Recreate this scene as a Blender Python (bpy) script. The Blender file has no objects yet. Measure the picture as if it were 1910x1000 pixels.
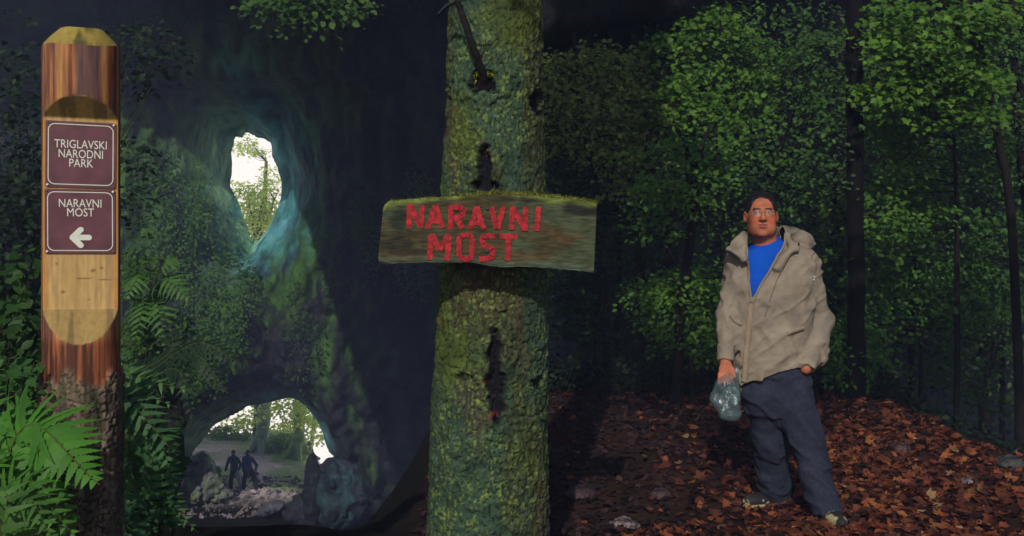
import bpy, math, random
import numpy as np
from math import radians, sin, cos, pi
rng = np.random.default_rng(7)
random.seed(7)
S = bpy.context.scene

# ---------------------------------------------------------------- camera, sky, sun, exposure
CAMZ = 1.36
cam_d = bpy.data.cameras.new('camera'); cam_d.lens = 35; cam_d.sensor_width = 36; cam_d.clip_end = 600
cam = bpy.data.objects.new('camera', cam_d); S.collection.objects.link(cam)
cam.location = (0, 0, CAMZ); cam.rotation_euler = (radians(90), 0, 0); S.camera = cam
SUN_EL, SUN_AZ = 30.0, -9.0            # sun behind the camera, a little to its left
w = bpy.data.worlds.new('World'); S.world = w; w.use_nodes = True
nt = w.node_tree
sky = nt.nodes.new('ShaderNodeTexSky'); sky.sky_type = 'NISHITA'; sky.sun_disc = False
sky.sun_elevation = radians(SUN_EL); sky.sun_rotation = radians(180 - SUN_AZ)
bg = nt.nodes['Background']; bg.inputs['Strength'].default_value = 0.07
nt.links.new(sky.outputs[0], bg.inputs['Color'])
sl = bpy.data.lights.new('sun', 'SUN'); sl.energy = 2.6; sl.angle = radians(0.6); sl.color = (1.0, 0.95, 0.86)
sun = bpy.data.objects.new('sun', sl); S.collection.objects.link(sun)
sun.rotation_euler = (radians(90 - SUN_EL), 0, radians(SUN_AZ))
sun.location = (-3, -12, 12)
S.view_settings.view_transform = 'Standard'; S.view_settings.look = 'None'
S.view_settings.exposure = 0.0; S.view_settings.gamma = 1.0
S.render.engine = 'CYCLES'
S.cycles.max_bounces = 5; S.cycles.transparent_max_bounces = 12
S.cycles.use_denoising = True
FPX = 1857.0
def at(px, py, Y):
    return np.array([(px - 955) * Y / FPX, Y, CAMZ + (500 - py) * Y / FPX])

# ---------------------------------------------------------------- numeric helpers
def sst(a, b, x):
    t = np.clip((x - a) / (b - a), 0, 1)
    return t * t * (3 - 2 * t)
def _h(ix, iy, iz, s):
    h = (ix.astype(np.int64) * 374761393 + iy.astype(np.int64) * 668265263 + iz.astype(np.int64) * 2147483647 + s * 1274126177) & 0xFFFFFFFF
    h = ((h ^ (h >> 13)) * 1274126177) & 0xFFFFFFFF
    h = ((h ^ (h >> 16)) * 2246822519) & 0xFFFFFFFF
    return ((h ^ (h >> 15)) & 0xFFFFFF) / float(0xFFFFFF)
def vnoise(p, s=0):
    p = np.asarray(p, float); f = np.floor(p); t = p - f; t = t * t * (3 - 2 * t); i = f.astype(np.int64)
    r = 0
    for dx in (0, 1):
        wx = t[:, 0] if dx else 1 - t[:, 0]
        for dy in (0, 1):
            wy = t[:, 1] if dy else 1 - t[:, 1]
            for dz in (0, 1):
                wz = t[:, 2] if dz else 1 - t[:, 2]
                r = r + wx * wy * wz * _h(i[:, 0] + dx, i[:, 1] + dy, i[:, 2] + dz, s)
    return r
def fbm(p, o=4, s=0, g=0.5):
    p = np.asarray(p, float); a = 1.0; r = 0; n = 0
    for k in range(o):
        r = r + a * vnoise(p, s + k * 17); n += a; a *= g; p = p * 2.03 + 5.1
    return r / n
def voro(p, s=0):
    i = np.floor(p).astype(np.int64); f1 = np.full(len(p), 9.0); f2 = np.full(len(p), 9.0); cid = np.zeros(len(p))
    z = np.zeros(len(p), np.int64)
    for dx in (-1, 0, 1):
        for dy in (-1, 0, 1):
            cx = i[:, 0] + dx; cy = i[:, 1] + dy
            qx = cx + 0.1 + 0.8 * _h(cx, cy, z, s); qy = cy + 0.1 + 0.8 * _h(cx, cy, z, s + 5)
            d = np.hypot(qx - p[:, 0], qy - p[:, 1])
            m = d < f1
            f2 = np.where(m, f1, np.minimum(f2, d)); cid = np.where(m, _h(cx, cy, z, s + 9), cid); f1 = np.where(m, d, f1)
    return f1, f2, cid
def lerp(a, b, t): return a + (b - a) * t
def mixc(a, b, t):
    a = np.asarray(a, float); b = np.asarray(b, float); t = np.asarray(t)[:, None]
    return a * (1 - t) + b * t

# ---------------------------------------------------------------- mesh + object helpers
def mesh_obj(name, V, F, mat=None, col=None, smooth=True, parent=None, mi=None, mats=None):
    V = np.asarray(V, np.float32).reshape(-1, 3); me = bpy.data.meshes.new(name)
    F = np.asarray(F, np.int32); k = F.shape[1]
    me.vertices.add(len(V)); me.vertices.foreach_set('co', V.ravel())
    me.loops.add(F.size); me.loops.foreach_set('vertex_index', F.ravel())
    me.polygons.add(len(F)); me.polygons.foreach_set('loop_start', np.arange(0, F.size, k, dtype=np.int32))
    me.polygons.foreach_set('loop_total', np.full(len(F), k, np.int32))
    me.update(calc_edges=True)
    me.polygons.foreach_set('use_smooth', np.full(len(F), bool(smooth)))
    for m in (mats or [mat]):
        if m: me.materials.append(m)
    if mi is not None: me.polygons.foreach_set('material_index', np.asarray(mi, np.int32))
    if col is not None:
        c = np.ones((len(V), 4), np.float32); c[:, :3] = np.clip(col, 0, 1)
        a = me.color_attributes.new('tint', 'FLOAT_COLOR', 'POINT'); a.data.foreach_set('color', c.ravel())
    o = bpy.data.objects.new(name, me); S.collection.objects.link(o)
    if parent: o.parent = parent
    return o
def thing(name, label, cat, loc=(0, 0, 0), group=None):
    o = bpy.data.objects.new(name, None); S.collection.objects.link(o); o.location = tuple(float(c) for c in loc)
    o.empty_display_size = 0.1
    return tag(o, label, cat, group)
def tag(o, label, cat, group=None):
    o['label'] = label; o['category'] = cat
    if group: o['group'] = group
    return o
class MB:                               # collects arrays into one mesh (triangles)
    def __init__(s): s.V = []; s.F = []; s.C = []; s.n = 0
    def add(s, V, F, c=(1, 1, 1)):
        V = np.asarray(V, float).reshape(-1, 3); F = np.asarray(F, int)
        if F.shape[1] == 4: F = np.concatenate([F[:, [0, 1, 2]], F[:, [0, 2, 3]]])
        s.V.append(V); s.F.append(F + s.n); s.n += len(V)
        c = np.asarray(c, float)
        s.C.append(np.broadcast_to(c, (len(V), 3)) if c.ndim == 1 else c)
        return s
    def build(s, name, mat, parent=None, off=(0, 0, 0), smooth=True):
        return mesh_obj(name, np.concatenate(s.V) - np.asarray(off, float), np.concatenate(s.F), mat, np.concatenate(s.C), smooth, parent)
def grid_faces(nu, nv, wrap=False):     # vertex index = i*nv + j
    i = np.arange(nu if wrap else nu - 1)[:, None]; j = np.arange(nv - 1)[None]
    i2 = (i + 1) % nu
    return np.stack([i * nv + j, i2 * nv + j, i2 * nv + j + 1, i * nv + j + 1], -1).reshape(-1, 4)
def tube(P, R, n=8, caps=True):
    P = np.asarray(P, float); R = np.broadcast_to(np.asarray(R, float), (len(P),))
    T = np.gradient(P, axis=0); T /= np.linalg.norm(T, axis=1)[:, None] + 1e-12
    ref = np.array([0, 0, 1.0]) if abs(T[0, 2]) < 0.9 else np.array([0, 1.0, 0]); X = np.cross(ref, T); X /= np.linalg.norm(X, axis=1)[:, None] + 1e-12
    Y = np.cross(T, X); a = np.arange(n) / n * 2 * pi
    V = P[None] + R[None, :, None] * (np.cos(a)[:, None, None] * X[None] + np.sin(a)[:, None, None] * Y[None])
    V = V.reshape(-1, 3); F = grid_faces(n, len(P), True); F = np.concatenate([F[:, [0, 1, 2]], F[:, [0, 2, 3]]])
    if caps:
        k = len(V); V = np.concatenate([V, P[[0, -1]]]); i = np.arange(n); m = len(P); i2 = (i + 1) % n
        F = np.concatenate([F, np.stack([i2 * m, i * m, np.full(n, k)], 1), np.stack([i * m + m - 1, i2 * m + m - 1, np.full(n, k + 1)], 1)])
    return V, F
def spline(P, n=20):
    P = np.asarray(P, float); t = np.linspace(0, len(P) - 1, n); Q = np.concatenate([[2 * P[0] - P[1]], P, [2 * P[-1] - P[-2]]])
    i = np.minimum(t.astype(int), len(P) - 2); f = (t - i)[:, None]
    a, b, c, d = Q[i], Q[i + 1], Q[i + 2], Q[i + 3]
    return 0.5 * (2 * b + (c - a) * f + (2 * a - 5 * b + 4 * c - d) * f ** 2 + (3 * b - a - 3 * c + d) * f ** 3)
def norm(v):
    v = np.asarray(v, float); return v / (np.linalg.norm(v, axis=-1, keepdims=True) + 1e-12)
def frames(N, D):                        # rotation matrices with columns x=D x N, y=D (in plane), z=N
    N = norm(N); D = D - N * (D * N).sum(1, keepdims=True); D = norm(D); X = np.cross(D, N)
    return np.stack([X, D, N], -1)
def instance(Vt, Ft, P, R, s):
    V = np.einsum('nij,kj->nki', R, Vt) * np.asarray(s)[:, None, None] + P[:, None]
    F = Ft[None] + (np.arange(len(P)) * len(Vt))[:, None, None]
    return V.reshape(-1, 3), F.reshape(-1, Ft.shape[1])

# ---------------------------------------------------------------- signed-distance bodies -> surface nets
class SDF:
    def __init__(s, lo, hi, h):
        s.lo = np.asarray(lo, float); s.h = h; n = np.ceil((np.asarray(hi) - s.lo) / h).astype(int) + 1
        s.F = np.full(n, 1.0, np.float32); s.n = n
    def _win(s, lo, hi):
        a = np.clip(np.floor((np.asarray(lo) - s.lo) / s.h).astype(int), 0, s.n); b = np.clip(np.ceil((np.asarray(hi) - s.lo) / s.h).astype(int) + 1, 0, s.n)
        sl_ = tuple(slice(x, y) for x, y in zip(a, b))
        g = [s.lo[i] + np.arange(a[i], b[i]) * s.h for i in range(3)]
        return sl_, np.meshgrid(*g, indexing='ij')
    def _merge(s, sl_, d, k, op):
        A = s.F[sl_]
        if A.size == 0: return
        if op == 'sub': d = -d; q = np.clip(0.5 - 0.5 * (d - A) / k, 0, 1) if k else 0; s.F[sl_] = (np.maximum(A, d) if not k else A * q + d * (1 - q) + k * q * (1 - q)); return
        if op == 'and': s.F[sl_] = np.maximum(A, d); return
        if not k: s.F[sl_] = np.minimum(A, d); return
        q = np.clip(0.5 + 0.5 * (A - d) / k, 0, 1)
        s.F[sl_] = A * (1 - q) + d * q - k * q * (1 - q)
    def cap(s, a, b, ra, rb=None, k=0.02, op='add', flat=None, sq=None):
        a = np.asarray(a, float); b = np.asarray(b, float); rb = ra if rb is None else rb; m = max(ra, rb) + k + 0.06
        sl_, (X, Y, Z) = s._win(np.minimum(a, b) - m, np.maximum(a, b) + m)
        ab = b - a; L = ab @ ab + 1e-12
        tt = ((X - a[0]) * ab[0] + (Y - a[1]) * ab[1] + (Z - a[2]) * ab[2]) / L; t = np.clip(tt, 0, 1)
        d = np.sqrt((X - a[0] - t * ab[0]) ** 2 + (Y - a[1] - t * ab[1]) ** 2 + (Z - a[2] - t * ab[2]) ** 2) - (ra + (rb - ra) * t)
        if flat: d = np.maximum(d, (tt - 1) * math.sqrt(L))
        s._merge(sl_, d.astype(np.float32), k, op); return s
    def ell(s, c, r, k=0.02, op='add', R=None):
        c = np.asarray(c, float); r = np.asarray(r, float); m = r.max() + k + 0.05
        sl_, (X, Y, Z) = s._win(c - m, c + m)
        x, y, z = X - c[0], Y - c[1], Z - c[2]
        if R is not None:
            R = np.asarray(R); x, y, z = (R[0, 0] * x + R[1, 0] * y + R[2, 0] * z, R[0, 1] * x + R[1, 1] * y + R[2, 1] * z, R[0, 2] * x + R[1, 2] * y + R[2, 2] * z)
        k0 = np.sqrt((x / r[0]) ** 2 + (y / r[1]) ** 2 + (z / r[2]) ** 2); k1 = np.sqrt((x / r[0] ** 2) ** 2 + (y / r[1] ** 2) ** 2 + (z / r[2] ** 2) ** 2) + 1e-9
        s._merge(sl_, (k0 * (k0 - 1) / k1).astype(np.float32), k, op); return s
    def loft(s, rows, k=0.03, op='add', p=2.3):   # rows: z, cx, cy, a, b
        rows = np.asarray(sorted(rows), float); m = 0.1
        lo = [(rows[:, 1] - rows[:, 3]).min() - m, (rows[:, 2] - rows[:, 4]).min() - m, rows[0, 0] - m]; hi = [(rows[:, 1] + rows[:, 3]).max() + m, (rows[:, 2] + rows[:, 4]).max() + m, rows[-1, 0] + m]
        sl_, (X, Y, Z) = s._win(lo, hi)
        z1 = Z[0, 0]; I = lambda c: np.interp(z1, rows[:, 0], rows[:, c])[None, None]
        a, b = I(3), I(4)
        d = ((np.abs((X - I(1)) / a) ** p + np.abs((Y - I(2)) / b) ** p) ** (1 / p) - 1) * np.minimum(a, b)
        d = np.maximum(d, np.maximum(rows[0, 0] - Z, Z - rows[-1, 0]))
        s._merge(sl_, d.astype(np.float32), k, op); return s
    def plane(s, pt, nrm):                        # keep the side the normal points away from
        sl_, (X, Y, Z) = s._win(s.lo, s.lo + s.n * s.h); nrm = norm(nrm)
        s._merge(sl_, ((X - pt[0]) * nrm[0] + (Y - pt[1]) * nrm[1] + (Z - pt[2]) * nrm[2]).astype(np.float32), 0, 'and'); return s
    def disp(s, fn, band=0.04):
        m = np.abs(s.F) < band; I = np.argwhere(m); s.F[m] += fn(s.lo + I * s.h).astype(np.float32); return s
    def mesh(s):
        F = s.F; h = s.h; n = np.array(F.shape); C = np.zeros(n - 1, np.uint8)
        ins = F < 0; corners = [(i, j, k) for i in (0, 1) for j in (0, 1) for k in (0, 1)]
        for (i, j, k) in corners: C += ins[i:n[0] - 1 + i, j:n[1] - 1 + j, k:n[2] - 1 + k]
        act = (C > 0) & (C < 8); I = np.argwhere(act); idx = np.full(act.shape, -1, np.int64); idx[act] = np.arange(len(I))
        vals = np.stack([F[I[:, 0] + c[0], I[:, 1] + c[1], I[:, 2] + c[2]] for c in corners], 1)
        pos = np.zeros((len(I), 3)); cnt = np.zeros(len(I)); cc = np.array(corners, float)
        for a in range(8):
            for b in range(a + 1, 8):
                if np.abs(cc[a] - cc[b]).sum() != 1: continue
                m = (vals[:, a] < 0) != (vals[:, b] < 0); t = vals[m, a] / (vals[m, a] - vals[m, b])
                pos[m] += cc[a] + t[:, None] * (cc[b] - cc[a]); cnt[m] += 1
        V = s.lo + (I + pos / cnt[:, None]) * h
        Q = []
        for ax in range(3):
            o1, o2 = [(1, 2), (2, 0), (0, 1)][ax]
            A = ins.take(range(n[ax] - 1), ax); B = ins.take(range(1, n[ax]), ax); E = np.argwhere(A != B)
            ok = (E[:, o1] > 0) & (E[:, o2] > 0) & (E[:, o1] < n[o1] - 1) & (E[:, o2] < n[o2] - 1); E = E[ok]
            f = A[E[:, 0], E[:, 1], E[:, 2]]
            def g(d1, d2):
                e = E.copy(); e[:, o1] -= d1; e[:, o2] -= d2; return idx[e[:, 0], e[:, 1], e[:, 2]]
            q = np.stack([g(1, 1), g(0, 1), g(0, 0), g(1, 0)], 1); q[~f] = q[~f][:, ::-1]; Q.append(q)
        Q = np.concatenate(Q); return V, Q[(Q >= 0).all(1)]
def relax(V, F, it=2):                   # light smoothing of a quad mesh
    e = np.concatenate([F[:, [0, 1]], F[:, [1, 2]], F[:, [2, 3]], F[:, [3, 0]]]); e = np.concatenate([e, e[:, ::-1]])
    for _ in range(it):
        A = np.zeros_like(V); c = np.bincount(e[:, 0], minlength=len(V))
        for k in range(3): A[:, k] = np.bincount(e[:, 0], V[e[:, 1], k], minlength=len(V))
        V = 0.5 * V + 0.5 * A / np.maximum(c, 1)[:, None]
    return V
def roty(a): return np.array([[cos(a), 0, sin(a)], [0, 1, 0], [-sin(a), 0, cos(a)]])
def rotz(a): return np.array([[cos(a), -sin(a), 0], [sin(a), cos(a), 0], [0, 0, 1]])
def rotx(a): return np.array([[1, 0, 0], [0, cos(a), -sin(a)], [0, sin(a), cos(a)]])

# ---------------------------------------------------------------- materials
def mat(name, rough=0.8, scale=20, amt=0.3, bump=0.3, bdist=0.01, spec=0.3, trans=0.0, base=None, detail=6, stretch=(1, 1, 1), metal=0.0, bscale=None):
    m = bpy.data.materials.new(name); m.use_nodes = True; t = m.node_tree; N = t.nodes; L = t.links
    b = N['Principled BSDF']; b.inputs['Roughness'].default_value = rough; b.inputs['Specular IOR Level'].default_value = spec; b.inputs['Metallic'].default_value = metal
    if base is None:
        a = N.new('ShaderNodeAttribute'); a.attribute_name = 'tint'; cs = a.outputs['Color']
    else:
        a = N.new('ShaderNodeRGB'); a.outputs[0].default_value = (*base, 1); cs = a.outputs[0]
    tc = N.new('ShaderNodeTexCoord'); mp = N.new('ShaderNodeMapping'); mp.inputs['Scale'].default_value = stretch; L.new(tc.outputs['Object'], mp.inputs[0])
    nz = N.new('ShaderNodeTexNoise'); nz.inputs['Scale'].default_value = scale; nz.inputs['Detail'].default_value = detail; L.new(mp.outputs[0], nz.inputs['Vector'])
    rg = N.new('ShaderNodeMapRange'); rg.inputs['From Min'].default_value = 0.25; rg.inputs['From Max'].default_value = 0.75; rg.inputs['To Min'].default_value = 1 - amt; rg.inputs['To Max'].default_value = 1 + amt; L.new(nz.outputs['Fac'], rg.inputs['Value'])
    vm = N.new('ShaderNodeVectorMath'); vm.operation = 'SCALE'; L.new(cs, vm.inputs[0]); L.new(rg.outputs[0], vm.inputs['Scale'])
    L.new(vm.outputs[0], b.inputs['Base Color'])
    if bump:
        n2 = N.new('ShaderNodeTexNoise'); n2.inputs['Scale'].default_value = bscale or scale * 2; n2.inputs['Detail'].default_value = detail; L.new(mp.outputs[0], n2.inputs['Vector'])
        bp = N.new('ShaderNodeBump'); bp.inputs['Strength'].default_value = bump; bp.inputs['Distance'].default_value = bdist; L.new(n2.outputs['Fac'], bp.inputs['Height']); L.new(bp.outputs[0], b.inputs['Normal'])
    if trans:
        tr = N.new('ShaderNodeBsdfTranslucent'); L.new(vm.outputs[0], tr.inputs['Color']); mx = N.new('ShaderNodeMixShader'); mx.inputs[0].default_value = trans
        L.new(b.outputs[0], mx.inputs[1]); L.new(tr.outputs[0], mx.inputs[2]); L.new(mx.outputs[0], N['Material Output'].inputs['Surface'])
    return m
M_leaf = mat('leaf', 0.55, 9, 0.3, 0, trans=0.3, spec=0.25)
M_litter = mat('dead_leaf', 0.75, 30, 0.35, 0.3, 0.004, spec=0.2, trans=0.1)
M_bark = mat('bark', 0.9, 40, 0.3, 0.6, 0.006, spec=0.15)
M_soil = mat('soil', 0.95, 6, 0.4, 0.7, 0.03, spec=0.1, detail=10, bscale=25)
M_rock = mat('rock', 0.75, 1.6, 0.5, 1.0, 0.22, spec=0.25, detail=12, bscale=2.6, stretch=(1, 1, 0.6))
M_wood = mat('wood', 0.7, 30, 0.2, 0.25, 0.002, spec=0.2, stretch=(3, 3, 0.6))
M_board = mat('weathered_board', 0.85, 26, 0.55, 0.9, 0.006, spec=0.15, stretch=(0.7, 3, 3.0))
M_skin = mat('skin', 0.55, 22, 0.16, 0.3, 0.003, spec=0.25, bscale=70)
M_cloth = mat('rain_jacket_fabric', 0.7, 14, 0.1, 0.55, 0.03, spec=0.25, bscale=9, detail=5)
M_denim = mat('trouser_fabric', 0.9, 60, 0.25, 0.5, 0.03, spec=0.1, bscale=10, detail=6)
M_shirt = mat('cotton', 0.85, 12, 0.12, 0.5, 0.02, spec=0.15, bscale=11)
M_tint = mat('painted', 0.5, 60, 0.08, 0.1, 0.001, spec=0.4)
M_paint = mat('sign_paint', 0.7, 45, 0.45, 0.5, 0.002, spec=0.2)
M_hair = mat('hair', 0.5, 90, 0.3, 0.6, 0.003, spec=0.3)
M_moss = mat('moss', 0.95, 40, 0.4, 0.6, 0.01, spec=0.05)

# ================================================================ GROUND
def gz(x, y):
    x = np.asarray(x, float); y = np.asarray(y, float)
    L = sst(0, 1, (x - (-0.2 - 0.03 * y)) / (-0.4 - 0.07 * y))
    zl = -np.minimum(8.3, 0.27 * np.maximum(0, y - 5.0))
    xe = 3.5 + 0.15 * np.sin(y * 1.3) + 0.1 * np.sin(y * 3.1 + 1)
    zR = -np.minimum(8.3, 0.42 * np.maximum(0, y - 11.4) ** 1.1 + 0.75 * np.maximum(0, x - xe))
    zR = zR + 0.10 * np.exp(-((x - xe + 0.15) / 0.35) ** 2) * (y > 4)
    z = lerp(zR, zl, L)
    B = sst(0, 1, (x + 0.33 * y) / (-0.13 * np.maximum(y, 0.5))) * sst(4.2, 6.0, y) * (1 - sst(15, 23, y))
    z = lerp(z, lerp(0.35, 2.3, sst(6.5, 12, y)) + 0.12 * np.sin(x * 2) + 0.1 * np.sin(y * 2.3), B)
    z = z + 0.48 * np.exp(-(x + 1.75) ** 2 / 0.7 - (y - 3.3) ** 2 / 1.0)
    z = z - 0.5 * np.maximum(0, y - lerp(58, 49.5, sst(-12.5, -10.2, x)))
    p = np.stack([x, y, 0 * x], -1).reshape(-1, 3)
    n = (fbm(p * 0.9, 4, 3) - 0.5).reshape(x.shape) * 0.22 + (fbm(p * 6, 3, 8) - 0.5).reshape(x.shape) * 0.05
    far = sst(36, 44, y)
    return z + n + far * 0.7 * (fbm(p * 0.22, 3, 21) - 0.5).reshape(x.shape)
gx = np.concatenate([np.linspace(-48, -14, 20), np.linspace(-13.6, -4.2, 48), np.arange(-4, 5, 0.06), np.linspace(5.1, 48, 36)])
gy = np.concatenate([np.linspace(-25, 0.5, 20), np.arange(0.7, 12.8, 0.06), np.linspace(13, 38, 60), np.linspace(38.3, 68, 90), np.linspace(69, 76, 6)])
GX, GY = np.meshgrid(gx, gy, indexing='ij'); GZ = gz(GX, GY)
GP = np.stack([GX, GY, GZ], -1).reshape(-1, 3)
n1 = fbm(GP * 0.8, 4, 30); n2 = fbm(GP * 7, 4, 31)
col = mixc((0.016, 0.010, 0.008), (0.055, 0.024, 0.013), n2)
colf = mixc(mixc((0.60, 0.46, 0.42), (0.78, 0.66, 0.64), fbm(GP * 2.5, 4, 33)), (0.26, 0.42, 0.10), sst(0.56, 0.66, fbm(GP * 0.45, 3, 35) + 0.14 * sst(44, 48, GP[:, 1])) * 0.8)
col = mixc(col, mixc((0.003, 0.0035, 0.003), (0.010, 0.012, 0.006), n2), sst(-0.15, -0.8, GP[:, 0]) * 0.92)  # soil blackened on the left, the hollow's shade put into its colour
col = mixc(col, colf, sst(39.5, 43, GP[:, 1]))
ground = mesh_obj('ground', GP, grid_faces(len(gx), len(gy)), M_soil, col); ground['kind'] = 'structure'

# ================================================================ CLIFF with the two openings, roofing forward over the hollow
YH = 39.0
def poly3(px):
    return np.array([[(a - 955) * YH / FPX, CAMZ + (500 - b) * YH / FPX] for a, b in px])
UP = poly3([(441, 254), (452, 258), (462, 247), (478, 256), (492, 258), (505, 268), (506, 290), (518, 312), (526, 340), (525, 362), (518, 388), (508, 412), (494, 436), (482, 450), (475, 464), (470, 446), (457, 412), (446, 378), (430, 348), (433, 322), (432, 288)])
LO = poly3([(345, 880), (362, 842), (388, 808), (404, 790), (428, 778), (448, 768), (463, 757), (480, 755), (500, 751), (520, 746), (541, 742), (556, 746), (570, 756), (582, 770), (592, 785), (602, 806), (612, 843), (624, 856), (640, 872), (645, 900), (630, 915), (590, 918), (550, 938), (500, 945), (470, 965), (440, 1010), (300, 1010)])
def pdist(P, Q):                          # signed distance of points to polygon (negative inside) + nearest point
    best = np.full(len(P), 1e9); near = np.zeros_like(P); ins = np.zeros(len(P), bool)
    for a, b in zip(Q, np.roll(Q, -1, 0)):
        t = np.clip(((P - a) @ (b - a)) / ((b - a) @ (b - a)), 0, 1); c = a + t[:, None] * (b - a); d = np.hypot(*(P - c).T)
        m = d < best; best[m] = d[m]; near[m] = c[m]
        cr = (a[1] > P[:, 1]) != (b[1] > P[:, 1])
        xx = a[0] + (P[:, 1] - a[1]) / (b[1] - a[1] + 1e-12) * (b[0] - a[0]); ins ^= cr & (P[:, 0] < xx)
    return np.where(ins, -best, best), near
prof = spline([(37, -11), (35, -7), (34, -2), (33.6, 3), (33, 7), (31, 9.6), (27, 10.6), (20, 9.6), (15.5, 8.2), (13.0, 7.2), (12.4, 7.5), (13.2, 9.4), (20, 13), (37, 16)], 900)
sl = np.concatenate([[0], np.cumsum(np.hypot(*np.diff(prof, axis=0).T))])
s_lo = np.interp(7.6, prof[:300, 1], sl[:300])
sv = np.concatenate([np.arange(0, s_lo, 0.085), np.arange(s_lo, sl[-1], 0.28)])
cx = np.concatenate([np.arange(-46, -14, 0.5), np.arange(-14, -4.6, 0.085), np.arange(-4.6, 8, 0.25), np.arange(8, 46, 0.5)])
pv = np.stack([np.interp(sv, sl, prof[:, 0]), np.interp(sv, sl, prof[:, 1])], 1)
CXg, Yg = np.meshgrid(cx, pv[:, 0], indexing='ij'); Zg = np.broadcast_to(pv[:, 1], CXg.shape)
lipw = sst(26, 15, Yg) * (np.arange(len(sv))[None] > len(sv) * 0.3)
dzl = -(3.1 - 0.26 * np.clip(CXg, 0, 3)) * sst(-0.5, 0.2, CXg) * (1 - sst(2.2, 4.6, CXg)) * lipw
x, y, z = CXg.ravel(), Yg.ravel(), Zg.ravel() + dzl.ravel()
rec = sst(-7.4, -10.6, x + 2.5 * (fbm(np.stack([x * 0.4, y * 0.2, z * 0.2], 1), 3, 38) - 0.5)); z = z + rec * 4.2 * sst(27, 14, y); y = np.where(y < 27, lerp(y, 27 + (y - 27) * 0.12, rec), y)   # unseen roof cut back on the left so the sun reaches the rock
P = np.stack([x, y, z], 1)
rel = 2.6 * (fbm(P * (0.16, 0.16, 0.09), 4, 40) - 0.5) * 2 + 1.1 * (fbm(P * (0.7, 0.7, 0.25), 4, 44) - 0.5) * 2 + 0.75 * (0.6 - np.abs(2 * fbm(P * (1.5, 1.5, 0.55), 3, 46) - 1)) + 0.42 * (fbm(P * (2.4, 2.4, 1.2), 3, 47) - 0.5) * 2 + 0.36 * (fbm(P * (5.0, 5.0, 3.0), 3, 48) - 0.5) * 2
rs = sst(0.35 * sl[-1], 0.2 * sl[-1], np.tile(sv, len(cx)))
wall = sst(10.2, 8.0, np.tile(pv[:, 1], len(cx))) * (np.tile(np.arange(len(sv)), len(cx)) < len(sv) * 0.75)
y = y + rel * np.where(wall > 0.5, 1.0, 0.35); z = z + rel * (1 - wall) * 0.28
dU, nU = pdist(np.stack([x, z], 1), UP); dL, nL = pdist(np.stack([x, z], 1), LO)
wl = np.arange(len(x)) % len(sv) < np.searchsorted(sv, s_lo)
right = sst(-9.6, -8.4, x)
fu = np.exp(-(np.maximum(dU, 0) / (1.0 + 1.3 * right)) ** 1.3); fl = np.exp(-(np.maximum(dL, 0) / 0.9) ** 1.4)
f = np.maximum(fu, fl) * wl
y = y * (1 - f) + (YH + 0.5 * (fbm(P * 1.5, 3, 50) - 0.5)) * f + 2.6 * (fbm(P * (1.6, 1.6, 0.9), 4, 51) - 0.5) * f * (1 - f)
for d, nn in ((dU, nU), (dL, nL)):        # snap the rim to the outline
    m = wl & (d < 0) & (d > -0.075); x[m] = nn[m, 0]; z[m] = nn[m, 1]
inside = wl & ((dU < -0.075) | (dL < -0.075))
Fc = grid_faces(len(cx), len(sv)); Fc = Fc[~inside[Fc].any(1)]
V = np.stack([x, y, z], 1)
mo = fbm(V * (0.5, 0.5, 0.22), 5, 55); st = fbm(V * (2.2, 2.2, 0.5), 4, 57)
grn = np.clip(sst(0.45, 0.60, 0.6 * mo + 0.4 * st) * (0.35 + 0.9 * sst(-3.5, -9, x)) * sst(11, 7, z) * sst(-7.4, -6.0, z), 0, 1)
lipk = sst(20, 15, y)
col = mixc(mixc((0.006, 0.007, 0.009), (0.026, 0.028, 0.034), st), mixc((0.018, 0.055, 0.008), (0.085, 0.19, 0.02), fbm(V * (4, 4, 1.5), 3, 56)), grn)
col = mixc(col, mixc((0.008, 0.009, 0.011), (0.09, 0.10, 0.095), sst(0.5, 0.75, st) * sst(0.1, 0.5, x) * sst(1.4, 0.9, x)), lipk)
blue = np.exp(-(np.maximum(dU, 0) / 1.9) ** 2) * sst(-10.2, -9.2, x) * sst(0.5, 2.8, z)  # teal glow beside the upper opening, put into the rock colour
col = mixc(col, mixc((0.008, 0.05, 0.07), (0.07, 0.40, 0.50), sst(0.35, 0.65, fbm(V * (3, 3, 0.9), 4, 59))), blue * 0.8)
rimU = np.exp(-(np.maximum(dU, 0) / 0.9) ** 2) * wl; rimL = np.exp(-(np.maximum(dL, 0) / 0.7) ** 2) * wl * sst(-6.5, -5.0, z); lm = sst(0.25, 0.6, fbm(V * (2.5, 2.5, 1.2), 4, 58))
col = mixc(col, mixc((0.05, 0.22, 0.20), mixc((0.30, 0.55, 0.30), (0.20, 0.60, 0.70), sst(-10.4, -9.6, x)), lm), np.clip(rimU + rimL * 0.8, 0, 1) * 0.9)   # pale rims: the bright sky's glow put into the rock colour
CLV = V[wl & ~inside]
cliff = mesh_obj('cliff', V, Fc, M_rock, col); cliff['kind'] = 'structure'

# sky seen through the arch: a curved backdrop far beyond it
a = np.linspace(-1.0, 1.0, 40); zz = np.linspace(-40, 38, 24)
A_, Z_ = np.meshgrid(a, zz, indexing='ij')
ms = bpy.data.materials.new('bright_sky'); ms.use_nodes = True; t = ms.node_tree; t.nodes.clear()
em = t.nodes.new('ShaderNodeEmission'); em.inputs['Color'].default_value = (1.0, 0.93, 0.86, 1); em.inputs['Strength'].default_value = 1.4
t.links.new(em.outputs[0], t.nodes.new('ShaderNodeOutputMaterial').inputs['Surface'])
so = mesh_obj('sky', np.stack([-12 + 110 * np.sin(A_), 20 + 105 * np.cos(A_), Z_], -1).reshape(-1, 3), grid_faces(40, 24), ms); so['kind'] = 'structure'

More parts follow.
